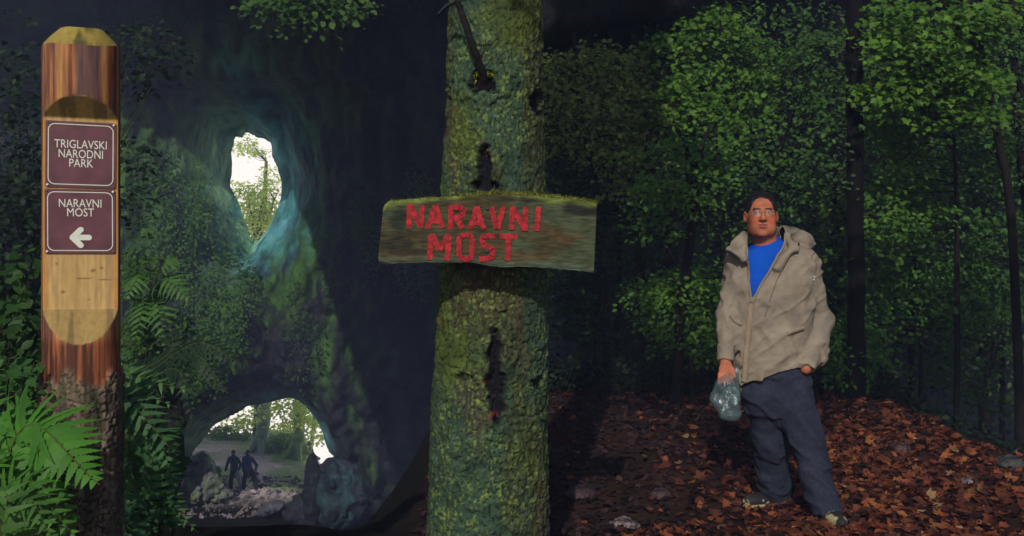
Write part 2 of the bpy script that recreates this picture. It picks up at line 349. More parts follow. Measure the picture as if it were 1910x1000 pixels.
def boulder(name, label, c, r, seed, base, h=None, moss=0.0, group=None, rot=0.0, mcol=(0.05, 0.08, 0.03), tilt=0.0):
    c = np.asarray(c, float); r = np.asarray(r, float); R = rotz(rot) @ roty(tilt); m = r.max() * 1.5
    s = SDF((-m, -m, -m), (m, m, m), h or r.max() / 14); s.ell((0, 0, 0), r, 0, R=R)
    k = 1.0 / r.max()
    s.disp(lambda p: (fbm(p * k * 1.7 + seed, 4, seed) - 0.5) * r.min() * 1.1 + (0.4 - np.abs(2 * fbm(p * k * 2.6 + seed, 3, seed + 3) - 1)) * r.min() * 0.5, r.max())
    V, F = s.mesh(); t = fbm(V * k * 5 + seed, 4, seed + 7)
    col = mixc(np.asarray(base) * 0.55, np.asarray(base) * 1.5, t)
    if moss: col = mixc(col, mcol, sst(0.45, 0.6, fbm(V * k * 3, 3, seed + 9)) * moss)
    o = mesh_obj(name, V, F, M_rock, col); o.location = tuple(c); return tag(o, label, 'rock', group)
c = at(628, 885, 36.5); boulder('boulder', 'big angular boulder with bluish moss at the right side of the lower rock opening', c + (0, 0, -0.75), (1.15, 0.9, 1.35), 3, (0.022, 0.03, 0.038), moss=0.6, mcol=(0.04, 0.10, 0.11), tilt=0.25, h=0.07)
c = at(583, 873, 36.2); boulder('boulder', 'narrow dark upright boulder between the lit ground and the big mossy boulder', c + (0, 0, -0.95), (0.36, 0.4, 1.6), 9, (0.02, 0.022, 0.028), h=0.05)
c = at(565, 925, 36.8); boulder('boulder', 'low flat dark rock slab on the floor of the lower opening', c + (0, 0, -0.65), (0.7, 0.5, 0.85), 12, (0.03, 0.033, 0.045), h=0.06, tilt=-0.15)
c = at(505, 950, 38.0); boulder('boulder', 'grey sloping rock at the front edge of the lit ground below the two walkers', c, (0.6, 0.6, 0.28), 15, (0.09, 0.09, 0.12), h=0.06, tilt=-0.3)
boulder('rock_outcrop', 'mossy rock outcrop hung with ferns on the left bank between signpost and openings', at(240, 780, 8.2), (0.40, 0.5, 0.80), 41, (0.022, 0.024, 0.022), moss=0.9, mcol=(0.04, 0.095, 0.016), h=0.04, tilt=0.08)
for px, py, Y, r, sd, lab in [(375, 898, 40.5, (0.8, 0.7, 1.25), 21, 'pale mossy rock rising at the left edge of the lower opening'), (352, 915, 40, (0.6, 0.5, 0.6), 22, 'pale rock low at the left foot of the lower opening'), (405, 925, 40.6, (0.55, 0.5, 0.4), 23, 'small pale rock on the slope left of the walkers')]:
    boulder('boulder', lab, at(px, py, Y), r, sd, (0.16, 0.17, 0.16), moss=0.6, mcol=(0.16, 0.24, 0.08), h=0.05)
for px, py, r, sd, lab, b in [(1160, 985, (0.085, 0.07, 0.05), 31, 'pale stone on the forest floor at the bottom edge right of the spruce', (0.24, 0.18, 0.18)), (1232, 925, (0.07, 0.06, 0.035), 32, 'dull pinkish stone among dead leaves above the pale stone', (0.08, 0.05, 0.05)), (1085, 925, (0.10, 0.08, 0.05), 33, 'dim brown stone beside the foot of the spruce', (0.06, 0.035, 0.04)),
        (1680, 842, (0.08, 0.07, 0.05), 34, 'reddish stone on the right bank of the leafy path', (0.09, 0.05, 0.045)), (1805, 905, (0.05, 0.05, 0.035), 35, 'small grey stone half under leaves at the right side of the path', (0.25, 0.20, 0.20)), (1885, 880, (0.10, 0.08, 0.06), 36, 'dark stone at the right edge of the photo beside the path', (0.06, 0.06, 0.06))]:
    Y = 1.36 * FPX / (py - 500); p = at(px, py, Y)
    for _ in range(6):
        Y = (CAMZ - gz(p[0], p[1])) * FPX / (py - 500); p = at(px, py, Y)
    boulder('stone', lab, (p[0], p[1], float(gz(p[0], p[1])) + 0.012), r, sd, b, h=0.008)

# ================================================================ WAYMARK POST
PX, PY, PR = -1.185, 2.74, 0.1
zb = float(gz(PX, PY)) - 0.1
post = thing('signpost', 'round wooden post carrying two maroon plates on its flat carved face, ferns at its foot', 'signpost', (PX, PY, zb))
post.rotation_euler = (0, 0, 0.36)
nA, nZ = 160, 560
zt = CAMZ + (500 - 82) * 2.66 / FPX
Zs = np.linspace(zb, zt, nZ)[None]; A = (np.arange(nA) / nA * 2 * pi)[:, None]
zfT, zfB = CAMZ + (500 - 217) * 2.67 / FPX, CAMZ + (500 - 578) * 2.67 / FPX
cut = 0.066 * np.clip((zfT + 0.053 - Zs) / 0.053, 0, 1) * np.clip((Zs - zfB + 0.092) / 0.092, 0, 1)
pp = np.stack([np.cos(A) * 1.2 + 0 * Zs, np.sin(A) * 1.2 + 0 * Zs, Zs * 1.5 + 0 * A], -1).reshape(-1, 3)
zrow = (Zs + 0 * A).ravel(); arow = (A + 0 * Zs).ravel()
zbark = CAMZ + (500 - 712) * 2.64 / FPX + 0.05 * (fbm(pp * (2.5, 2.5, 0.01), 3, 61) - 0.5) * 2
zraw = CAMZ + (500 - 635) * 2.64 / FPX
isbark = sst(0.012, -0.012, zrow - zbark)
vf1, vf2, vid = voro(np.stack([arow * 5.09 + 1.5 * fbm(pp * 8, 2, 60), zrow * 40 + 2 * fbm(pp * 8, 2, 59)], 1), 3)
streak = 0.6 * fbm(pp * (6, 6, 2.6), 5, 62) + 0.4 * fbm(pp * (22, 22, 5.0), 4, 78)
r = PR * (1 + 0.012 * (fbm(pp, 3, 63) - 0.5)) + 0.0035 * (streak - 0.5) + isbark * (0.003 + 0.006 * sst(0.03, 0.16, vf2 - vf1) * (0.4 + vid) + 0.006 * (fbm(pp * (6, 6, 6), 3, 64) - 0.5))
flare = np.clip((zb + 0.5 - zrow) / 0.5, 0, 1) ** 2 * 0.03
xx = (r + flare) * np.cos(arow); yy = (r + flare) * np.sin(arow); ylim = -PR + (cut + 0 * A).ravel() - 0.0006 * (fbm(pp * (9, 9, 30), 2, 65) - 0.5)
onface = (yy < ylim) & ((cut + 0 * A).ravel() > 0.0005); yy = np.where(onface, ylim, yy)
flat = onface & (zrow < zfT) & (zrow > zfB)
g = fbm(np.stack([xx * 40, 0 * xx, zrow * 3], 1), 4, 66); kn = fbm(pp * (4, 4, 3), 3, 67)
C = mixc((0.16, 0.045, 0.025), (0.44, 0.17, 0.06), sst(0.38, 0.62, streak))                       # debarked reddish wood
C = mixc(C, (0.10, 0.065, 0.075), sst(0.48, 0.62, fbm(pp * (3.5, 3.5, 0.9), 3, 68)) * 0.75)
C = mixc(C, (0.55, 0.28, 0.10), sst(0.55, 0.7, fbm(pp * (4.5, 4.5, 0.7), 3, 75)) * 0.7)
lowC = mixc((0.09, 0.035, 0.02), (0.36, 0.11, 0.045), sst(0.45, 0.62, streak)); C = mixc(C, lowC, sst(zraw + 0.02, zraw - 0.02, zrow))
C = mixc(C, mixc((0.045, 0.032, 0.02), mixc((0.12, 0.085, 0.055), (0.27, 0.20, 0.14), vid), sst(0.04, 0.2, vf2 - vf1)), isbark)
C = mixc(C, (0.035, 0.035, 0.02), isbark * sst(0.5, 0.62, fbm(pp * 2.2, 3, 69)) * 0.7)
face = mixc((0.48, 0.29, 0.105), (0.64, 0.43, 0.18), g); face = mixc(face, (0.40, 0.24, 0.09), sst(0.5, 0.62, fbm(pp * (9, 9, 2), 3, 76)) * 0.45)
for kx, kz, kr in ((0.030, 505, 0.007), (0.052, 500, 0.005), (-0.045, 545, 0.006), (0.02, 560, 0.004), (-0.06, 492, 0.004)):
    dk_ = np.hypot((xx - kx) / kr, (zrow - (CAMZ + (500 - kz) * 2.67 / FPX)) / (kr * 0.7)); face = mixc(face, (0.20, 0.09, 0.035), sst(1.5, 0.5, dk_ + 0.8 * (g - 0.5)) * 0.85)
ck = np.abs(zrow - (CAMZ + (500 - 521) * 2.67 / FPX) + 0.06 * (xx - 0.04)); face = mixc(face, (0.16, 0.08, 0.03), sst(0.0016, 0.0006, ck) * (xx > -0.02) * 0.8)
face = mixc(face, (0.55, 0.26, 0.07), sst(0.07, 0.094, np.abs(xx))); face = mixc(face, (0.34, 0.21, 0.10), sst(0.6, 0.72, kn) * 0.5)
ramp = mixc((0.30, 0.19, 0.07), (0.44, 0.30, 0.10), g); ramp = mixc(ramp, (0.12, 0.09, 0.045), sst(0.52, 0.68, kn) * 0.6)
C = C * (0.55 + 0.9 * fbm(pp * (40, 40, 5), 3, 79))[:, None]
C = np.where(flat[:, None], face, np.where(onface[:, None], ramp, C))
Vp = np.stack([xx, yy, zrow - zb], 1)
# the top is cut off aslant, with a chamfer facing the viewer
topz = (0.055 * np.clip((np.cos(A[:, 0] * 2 - 0.6) * 0.35 - np.cos(A[:, 0]) * -0.35 - 0.1 * np.sin(A[:, 0])), -1, 1))
tshift = (topz[:, None] * np.clip((Zs - (zfT + 0.08)) / (zt - zfT - 0.08), 0, 1)).ravel(); Vp[:, 2] += tshift * 0.5
o = mesh_obj('shaft', Vp, grid_faces(nA, nZ, True), M_wood, C, parent=post)
ring = Vp.reshape(nA, nZ, 3)[:, -1]; m = MB(); rings = [ring]
ct = ring.mean(0)
for k, (s_, dz) in enumerate([(0.985, 0.006), (0.8, 0.028), (0.56, 0.052), (0.50, 0.0545), (0.3, 0.056), (0.02, 0.056)]):
    q = (ring - ct) * (s_, s_, 0.35) + ct + (0.0, 0, dz + 0.0); rings.append(q)
Vr = np.stack(rings, 1).reshape(-1, 3); tn = fbm(Vr * 18, 4, 71)
m.add(Vr, grid_faces(nA, len(rings), True), mixc(mixc((0.26, 0.18, 0.04), (0.44, 0.34, 0.08), tn), (0.10, 0.09, 0.03), sst(0.58, 0.7, fbm(Vr * 30, 3, 72))))
m.build('cut_top', M_wood, post, smooth=False)

def text_mesh(body, size, mat_, parent, name, loc, bold=0.0, depth=0.0012, sx=1.0, color=(0.75, 0.75, 0.70)):
    cu = bpy.data.curves.new(name, 'FONT'); cu.body = body; cu.size = size; cu.align_x = 'CENTER'; cu.align_y = 'CENTER'; cu.extrude = depth; cu.offset = bold; cu.space_line = 0.86; cu.resolution_u = 4
    ot = bpy.data.objects.new(name, cu); S.collection.objects.link(ot)
    me = bpy.data.meshes.new_from_object(ot.evaluated_get(bpy.context.evaluated_depsgraph_get())); bpy.data.objects.remove(ot)
    me.materials.clear(); me.materials.append(mat_)
    a = me.color_attributes.new('tint', 'FLOAT_COLOR', 'POINT'); a.data.foreach_set('color', np.tile(np.array([*color, 1], np.float32), len(me.vertices)))
    me.name = name; o = bpy.data.objects.new(name, me); S.collection.objects.link(o); o.parent = parent
    o.rotation_euler = (radians(90), 0, 0); o.scale = (sx, 1, 1); o.location = loc; return o
def rrect(w_, h_, r_, n=8):
    pts = []
    for cx_, cy_, a0 in ((w_ / 2 - r_, h_ / 2 - r_, 0), (-w_ / 2 + r_, h_ / 2 - r_, pi / 2), (-w_ / 2 + r_, -h_ / 2 + r_, pi), (w_ / 2 - r_, -h_ / 2 + r_, 1.5 * pi)):
        for k in range(n + 1):
            a_ = a0 + k / n * pi / 2; pts.append((cx_ + r_ * cos(a_), cy_ + r_ * sin(a_)))
    return np.array(pts)
def prism(m, pts, y0, y1, c):            # outline in x,z extruded from y0 (front) to y1
    k = len(pts); ce = pts.mean(0)
    V = np.concatenate([np.c_[pts[:, 0], np.full(k, y0), pts[:, 1]], np.c_[pts[:, 0], np.full(k, y1), pts[:, 1]], [[ce[0], y0, ce[1]]], [[ce[0], y1, ce[1]]]])
    i = np.arange(k); j = (i + 1) % k
    F = np.concatenate([np.c_[i, j, np.full(k, 2 * k)], np.c_[j + k, i + k, np.full(k, 2 * k + 1)], np.c_[i, i + k, j], np.c_[j, i + k, j + k]]); m.add(V, F, c)
def ringprism(m, p1, p2, y0, y1, c):
    k = len(p1); mk = lambda p, y_: np.c_[p[:, 0], np.full(k, y_), p[:, 1]]
    V = np.concatenate([mk(p1, y0), mk(p2, y0), mk(p1, y1), mk(p2, y1)]); i = np.arange(k); j = (i + 1) % k
    F = np.concatenate([np.c_[i, j, j + k, i + k], np.c_[i, i + 2 * k, j + 2 * k, j], np.c_[i + k, j + k, j + 3 * k, i + 3 * k]]); m.add(V, F, c)
M_plate = mat('enamel_plate', 0.5, 18, 0.38, 0.12, 0.001, spec=0.45, bscale=40)
WHITE = (0.74, 0.76, 0.66)
yf = -PR + 0.066
for (x0, y0, x1, y1), tilt_, lines in [((93, 227, 214, 350), 0.006, 'A'), ((92, 353, 213, 473), -0.004, 'B')]:
    a_ = at(x0, y1, 2.70); b_ = at(x1, y0, 2.70); W_, H_ = b_[0] - a_[0], b_[2] - a_[2]; cx_, cz_ = ((x0 + x1) / 2 - 153) * 2.66 / FPX, (a_[2] + b_[2]) / 2 - zb
    m = MB(); prism(m, rrect(W_, H_, 0.004, 3), -0.0035, 0.0, (0.125, 0.038, 0.052))
    pl = m.build('sign_plate', M_plate, post, smooth=False); pl.location = (cx_, yf - 0.001, cz_); pl.rotation_euler = (0, tilt_, 0)
    pl['label'] = 'maroon park name plate' if lines == 'A' else 'maroon plate with a white arrow pointing left'
    m = MB(); ringprism(m, rrect(W_ - 0.012, H_ - 0.014, 0.018), rrect(W_ - 0.0165, H_ - 0.0185, 0.0158), -0.0046, -0.0036, WHITE); m.build('border_line', M_tint, pl, smooth=False)
    k_ = 2.70 / FPX
    rows_ = [('TRIGLAVSKI', 270, 22), ('NARODNI', 288, 22), ('PARK', 305, 22)] if lines == 'A' else [('NARAVNI', 380, 22), ('MOST', 397, 22)]
    wid = {'TRIGLAVSKI': 90, 'NARODNI': 76, 'PARK': 41, 'NARAVNI': 73, 'MOST': 46}
    for tx, pyc, sz in rows_:
        t_ = text_mesh(tx, sz * k_, M_tint, pl, 'lettering', (0.0, -0.0042, (((y0 + y1) / 2) - pyc) * k_), bold=0.0, depth=0.0004, color=WHITE)
        wv = max(v.co.x for v in t_.data.vertices) - min(v.co.x for v in t_.data.vertices); t_.scale = (wid[tx] * k_ / wv, 1, 1)
    if lines == 'B':                     # rounded arrow
        m = MB(); ctr = np.array([153, 443]); e = 0
        for (ax, ay), (bx, by) in [((139, 443), (167, 443)), ((139, 443), (153, 428.5)), ((139, 443), (153, 457.5))]:
            p0 = (np.array([ax, -ay]) - (153, -443)) * k_; p1 = (np.array([bx, -by]) - (153, -443)) * k_; dr = norm(p1 - p0); th = math.atan2(dr[1], dr[0]); hw = 5.2 * k_
            arc = np.array([p1 + hw * np.array([cos(th + q), sin(th + q)]) for q in np.linspace(-pi / 2, pi / 2, 9)] + [p0 + hw * np.array([cos(th + q), sin(th + q)]) for q in np.linspace(pi / 2, 1.5 * pi, 9)])
            arc = arc + ((153 - (x0 + x1) / 2) * k_, ((y0 + y1) / 2 - 443) * k_); prism(m, arc, -0.0046 - e, -0.0036, WHITE); e += 0.00025
        m.build('arrow', M_tint, pl, smooth=False)
    for sx_, sz_ in ((-1, -1), (1, 1), (-1, 1), (1, -1)):
        m = MB(); th = np.linspace(0, 2 * pi, 13)[:-1]; prism(m, np.c_[np.cos(th), np.sin(th)] * (0.0033 if sx_ == sz_ else 0.0022), -0.0062, -0.0036, (0.78, 0.72, 0.66) if sx_ == sz_ else (0.2, 0.1, 0.11)); s_ = m.build('screw', M_tint, pl); s_.location = (sx_ * (W_ / 2 - 0.0055), 0, sz_ * (H_ / 2 - 0.0055))

# ================================================================ SPRUCE with its bark, wounds, broken branch and moss
TX, TY = -0.105, 4.62
SPR = thing('spruce_tree', 'big spruce trunk with scaly mossy bark and dark resin wounds, carrying the painted board', 'tree', (TX, TY, float(gz(TX, TY)) - 0.15))
tz0 = float(gz(TX, TY)) - 0.15
def tprof(z):                             # centre x and radius by height from the photo's outline
    zp = [CAMZ + (500 - q) * 4.5 / FPX for q in (1100, 1000, 760, 560, 340, 160, 0)]
    xl = [796, 804, 812, 822, 827, 835, 838]; xr = [1018, 1016, 1016, 1015, 1013, 1011, 1008]
    l = np.interp(z, zp, xl); r_ = np.interp(z, zp, xr)
    k = 4.56 / FPX; c_ = ((l + r_) / 2 - 955) * k; rr = (r_ - l) / 2 * k
    rr = rr + np.maximum(0, 0.1 - z) * 0.25; rr = rr * np.clip(1 - (z - 2.5) * 0.045, 0.05, 1)
    return c_, rr
zl_ = np.concatenate([np.arange(tz0, 2.75, 0.0055), np.linspace(2.8, 21, 60)])
nA = 300; A = (np.arange(nA) / nA * 2 * pi)[:, None]; Zs = zl_[None]
arow = (A + 0 * Zs).ravel(); zrow = (Zs + 0 * A).ravel(); c_, rr = tprof(zrow)
ua = arow / (2 * pi) * 62
wob = fbm(np.stack([np.cos(arow) * 3, np.sin(arow) * 3, zrow * 4], 1), 3, 80) - 0.5
q = np.stack([ua + 1.6 * wob, zrow * 25 + 2.2 * wob], 1)
q0 = q.copy(); 
f1, f2, cid = voro(q, 11)
# wrap: blend near the seam at the back
edge = sst(0.02, 0.10, f2 - f1)
q2 = np.stack([ua * 2.3 + 2 * wob, zrow * 60], 1); g1, g2, gid = voro(q2, 17)
nl = fbm(np.stack([np.cos(arow) * 1.2, np.sin(arow) * 1.2, zrow * 1.4], 1), 4, 82)
nf = fbm(np.stack([np.cos(arow) * 9, np.sin(arow) * 9, zrow * 32], 1), 4, 83)
rough = sst(1.7, 0.9, zrow) * 0.6 + 0.4
disp = (0.004 + 0.009 * rough) * edge * (0.5 + cid) + 0.0035 * sst(0.02, 0.2, g2 - g1) * gid + 0.010 * (nf - 0.5) + 0.03 * (nl - 0.5)
# camera-facing pixel coordinates of each bark point (to place the real wounds the photo shows on the trunk's front)
bx = c_ + rr * np.cos(arow); front = np.sin(arow) < 0
ppx = 955 + bx * FPX / (TY - 0.25); ppy = 500 - (zrow - CAMZ) * FPX / (TY - 0.25)
def blob(cx_, cy_, rx_, ry_, nz=0.5): 
    d = np.sqrt(((ppx - cx_) / rx_) ** 2 + ((ppy - cy_) / ry_) ** 2) + nz * (nf - 0.5) * 2 + 0.5 * nz * (wob)
    return sst(1.15, 0.75, d) * front
wound = np.maximum.reduce([blob(922, 665, 11, 46), blob(925, 718, 22, 26), blob(930, 762, 13, 26, 0.8), blob(905, 305, 11, 38), blob(905, 345, 22, 10), blob(1002, 180, 14, 30), blob(900, 148, 24, 22, 0.8), blob(1003, 720, 12, 20, 1.1) * 0.6, blob(868, 705, 16, 5, 1.2) * 0.6, blob(835, 170, 8, 22)])
collar = np.maximum.reduce([blob(922, 660, 40, 90), blob(900, 150, 55, 45), blob(905, 310, 30, 60)])
disp = disp - 0.035 * wound + 0.022 * collar * (1 - wound)
rad = rr + disp
V = np.stack([c_ + rad * np.cos(arow), TY + rad * np.sin(arow) * 0.97, zrow], 1)
Ct = mixc(mixc((0.026, 0.034, 0.016), (0.075, 0.090, 0.038), cid), (0.12, 0.16, 0.07), sst(0.55, 0.75, nf) * 0.6)
Ct = mixc(Ct, (0.040, 0.090, 0.060), sst(0.45, 0.65, nl) * 0.65)                       # lichen
Ct = mixc(Ct, (0.085, 0.115, 0.012), sst(0.5, 0.68, fbm(V * (3, 3, 2), 4, 85)) * 0.7)    # algae
Ct = mixc(Ct, (0.085, 0.055, 0.034), sst(0.55, 0.7, fbm(V * (6, 6, 3), 3, 86)) * 0.5)
fl2 = fbm(V * 80, 2, 87); Ct = mixc(Ct, (0.17, 0.23, 0.05), sst(0.58, 0.70, fl2) * sst(0.35, 0.55, fbm(V * 5, 2, 88)) * 0.85)
Ct = Ct * (0.55 + 0.9 * fbm(V * (16, 16, 30), 3, 89))[:, None]
Ct = mixc((0.010, 0.011, 0.008), Ct, np.clip(edge * 0.85 + 0.15, 0, 1))
Ct = mixc(Ct, (0.008, 0.008, 0.012), wound)
red = np.maximum.reduce([blob(905, 275, 7, 14, 0.9), blob(906, 283, 4, 6, 0.3), blob(922, 765, 13, 30, 1.1), blob(907, 708, 9, 9, 0.9), blob(822, 605, 6, 14, 1.0)])
Ct = mixc(Ct, (0.13, 0.018, 0.018), red * sst(0.50, 0.64, nf))
o = mesh_obj('trunk', V - (TX, TY, tz0), grid_faces(nA, len(zl_), True), M_bark, Ct, parent=SPR)
def fr(px, py, off=0.0):                  # a point on (or off) the trunk's front
    z_ = CAMZ + (500 - py) * (TY - 0.25) / FPX; c0, r0 = tprof(z_); x_ = (px - 955) * (TY - 0.25) / FPX
    return np.array([x_, TY - math.sqrt(max(r0 ** 2 - (x_ - c0) ** 2, 0.0001)) * 0.97 - off, z_])
SO = np.array((TX, TY, tz0))
m = MB()
P = spline([fr(903, 158, -0.03), fr(900, 135, 0.05), fr(882, 90, 0.15), fr(866, 45, 0.22), fr(856, 16, 0.27)], 24)
P += (rng.random(P.shape) - 0.5) * 0.006; R_ = np.interp(np.linspace(0, 1, 24), [0, 0.12, 0.4, 1], [0.034, 0.019, 0.0165, 0.013]); m.add(*tube(P, R_, 10), (0.02, 0.017, 0.016))
m.add(*tube(spline([P[-2], fr(835, 16, 0.24), fr(815, 24, 0.2)], 10), np.linspace(0.011, 0.006, 10), 8), (0.045, 0.06, 0.06))
m.add(*tube(spline([P[-2], fr(880, 20, 0.28), fr(900, 10, 0.3), fr(912, -6, 0.3)], 14), np.linspace(0.007, 0.003, 14), 8), (0.05, 0.06, 0.055))
m.add(*tube(spline([fr(898, 112, 0.1), fr(904, 100, 0.11), fr(914, 80, 0.1)], 8), np.linspace(0.005, 0.0018, 8), 6), (0.03, 0.026, 0.022))
m.add(*tube(spline([fr(886, 96, 0.14), fr(880, 84, 0.16)], 6), np.linspace(0.006, 0.002, 6), 6), (0.03, 0.026, 0.022))
m.build('broken_branch', M_bark, SPR, SO)
def blades(m, P, N_, L_, wd, C_, curl=0.3, spread=0.5):
    n = len(P); D = norm(N_ + (rng.random((n, 3)) - 0.5) * 2 * spread); R = frames(norm(np.cross(D, rng.normal(size=(n, 3)))), D)
    Vt = np.array([[-0.5 * wd, 0, 0], [0.5 * wd, 0, 0], [0.25 * wd, 0.6, curl * 0.4], [0, 1, curl], [-0.25 * wd, 0.6, curl * 0.4]]); Ft = np.array([[0, 1, 2], [0, 2, 4], [4, 2, 3]])
    V, F = instance(Vt, Ft, P, R, L_ * (0.6 + 0.8 * rng.random(n))); m.add(V, F, np.repeat(C_, len(Vt), 0))
m = MB(); k = 900
ang = rng.normal(0, 1, (k, 2)); PP = np.array([fr(901 + a_ * 17 + (6 if b_ > 0 else 0), 122 + b_ * 8 - abs(a_) * -3, 0.012) for a_, b_ in ang])
blades(m, PP, np.tile((0, -0.6, -0.35), (k, 1)), 0.016, 0.3, mixc((0.16, 0.20, 0.02), (0.42, 0.42, 0.04), rng.random(k)))
m.build('moss_tuft', M_moss, SPR, SO)
# unseen crown above the picture, its outline shaped to steer shade on the hollow
m = MB(); tw = MB()
for zz_ in np.arange(4.6, 20.5, 0.42):
    rad_ = np.interp(zz_, [4.4, 5.2, 6.2, 21], [2.1, 2.5, 0.7, 0.2]); c0 = tprof(zz_)[0]
    for b_ in range(7):
        a_ = rng.random() * 2 * pi; L_ = rad_ * (0.8 + 0.3 * rng.random()); dr = np.array([cos(a_), sin(a_), 0])
        Pb = spline([(c0, TY, zz_), (c0, TY, zz_) + dr * L_ * 0.5 + (0, 0, -0.02), (c0, TY, zz_) + dr * L_ + (0, 0, -0.35)], 8); tw.add(*tube(Pb, np.linspace(0.022, 0.006, 8), 5, False), (0.05, 0.04, 0.03))
        k = 46; f_ = 0.2 + 0.8 * rng.random(k); base_ = np.stack([np.interp(f_, np.linspace(0, 1, 8), Pb[:, j]) for j in range(3)], 1)
        D = norm(dr * 0.6 + np.cross(dr, (0, 0, 1)) * np.sign(rng.random((k, 1)) - 0.5) + (0, 0, -0.5)); blades(m, base_, D, 0.42, 0.32, mixc((0.02, 0.04, 0.015), (0.04, 0.075, 0.02), rng.random(k)), 0.1, 0.3)
tw.build('branches', M_bark, SPR, SO); m.build('crown', M_leaf, SPR, SO)

# ================================================================ BOARD nailed to the spruce
BY = 4.20
kb = BY / FPX
top_px = np.array([(706, 380), (718, 376), (760, 372), (800, 369), (850, 366), (900, 361), (940, 360), (985, 361), (1030, 365), (1070, 370), (1113, 376)]); bot_px = np.array([(706, 491), (760, 491), (820, 489), (880, 490), (915, 496), (945, 499), (960, 497), (1010, 499), (1060, 503), (1106, 508)])
nu, nv = 240, 90
u = np.linspace(0, 1, nu)[:, None]; v = np.linspace(0, 1, nv)[None]
tx = 716 + (1113 - 716) * u; bxx = 706 + (1107 - 706) * u
ty = np.interp(tx, top_px[:, 0], top_px[:, 1]); by = np.interp(bxx, bot_px[:, 0], bot_px[:, 1])
ty = ty + 10 * np.clip(1 - u / 0.03, 0, 1) ** 2; by = by - 6 * np.clip(1 - u / 0.015, 0, 1) ** 2
nb = lambda s_, e: (fbm(np.stack([u[:, 0] * 60, 0 * u[:, 0] + s_, 0 * u[:, 0]], 1), 3, s_)[:, None] - 0.5) * e
ty = ty + nb(3, 2.4); by = by + nb(9, 2.6)
Xb = (bxx + (tx - bxx) * v - 910) * kb; Zb = (500 - (by + (ty - by) * v)) * kb + CAMZ
bord = thing('sign_board', 'weathered mossy wooden board lettered in red paint, nailed across the spruce trunk', 'sign', (at(910, 500, BY)[0], BY, CAMZ))
P = np.stack([Xb, 0 * Xb, Zb - CAMZ], -1).reshape(-1, 3)
nz1 = fbm(P * (8, 1, 60), 4, 90); nz2 = fbm(P * (7, 1, 9), 4, 91); nz3 = fbm(P * (45, 1, 14), 3, 92)
Pf = P.copy(); ed = (np.minimum(v, 1 - v) + 0 * u).ravel(); Pf[:, 1] = -0.015 - 0.0016 * (nz1 - 0.5) + 0.006 * sst(0.04, 0, ed)
pxb = (bxx + (tx - bxx) * v).ravel(); pyb = (by + (ty - by) * v).ravel()
Cb = mixc((0.026, 0.025, 0.012), (0.100, 0.083, 0.038), 0.5 * nz1 + 0.5 * nz3); Cb = mixc(Cb, (0.070, 0.095, 0.052), sst(0.45, 0.62, nz2) * 0.7); Cb = mixc(Cb, (0.115, 0.06, 0.028), sst(0.55, 0.7, fbm(P * (9, 1, 22), 3, 93)) * 0.5)
def bb(cx_, cy_, rx_, ry_): return sst(1.2, 0.6, np.sqrt(((pxb - cx_) / rx_) ** 2 + ((pyb - cy_) / ry_) ** 2) + 1.2 * (nz2 - 0.5))
Cb = mixc(Cb, (0.022, 0.024, 0.02), np.maximum.reduce([bb(745, 410, 26, 26) * 0.8, bb(1090, 392, 55, 16), bb(740, 455, 30, 12) * 0.7, bb(1010, 374, 80, 6) * 0.7, bb(770, 470, 40, 6) * 0.6]))
Cb = mixc(Cb, (0.13, 0.20, 0.13), sst(9, 0, np.minimum(np.abs(pyb - by.mean()), 300)) * 0); Cb = mixc(Cb, (0.19, 0.24, 0.05), sst(0.9, 1.0, (v + 0 * u).ravel() + 0.25 * (nz2 - 0.5)) * 0.8)
Cb = mixc(Cb, (0.11, 0.16, 0.11), sst(0.14, 0.0, (v + 0 * u).ravel()) * 0.6)
m = MB(); m.add(Pf, grid_faces(nu, nv), Cb)
Pk = P.copy(); Pk[:, 1] = 0.015; m.add(Pk, grid_faces(nu, nv)[:, ::-1], Cb)
idx = np.arange(nu * nv).reshape(nu, nv); loop = np.concatenate([idx[:, 0], idx[-1, 1:], idx[::-1, -1][1:], idx[0, ::-1][1:-1]])
Vl = np.concatenate([Pf[loop], Pk[loop]]); k = len(loop); i = np.arange(k); j = (i + 1) % k; m.add(Vl, np.c_[i, i + k, j + k, j], np.concatenate([Cb[loop]] * 2) * 0.8)
m.build('plank', M_board, bord)
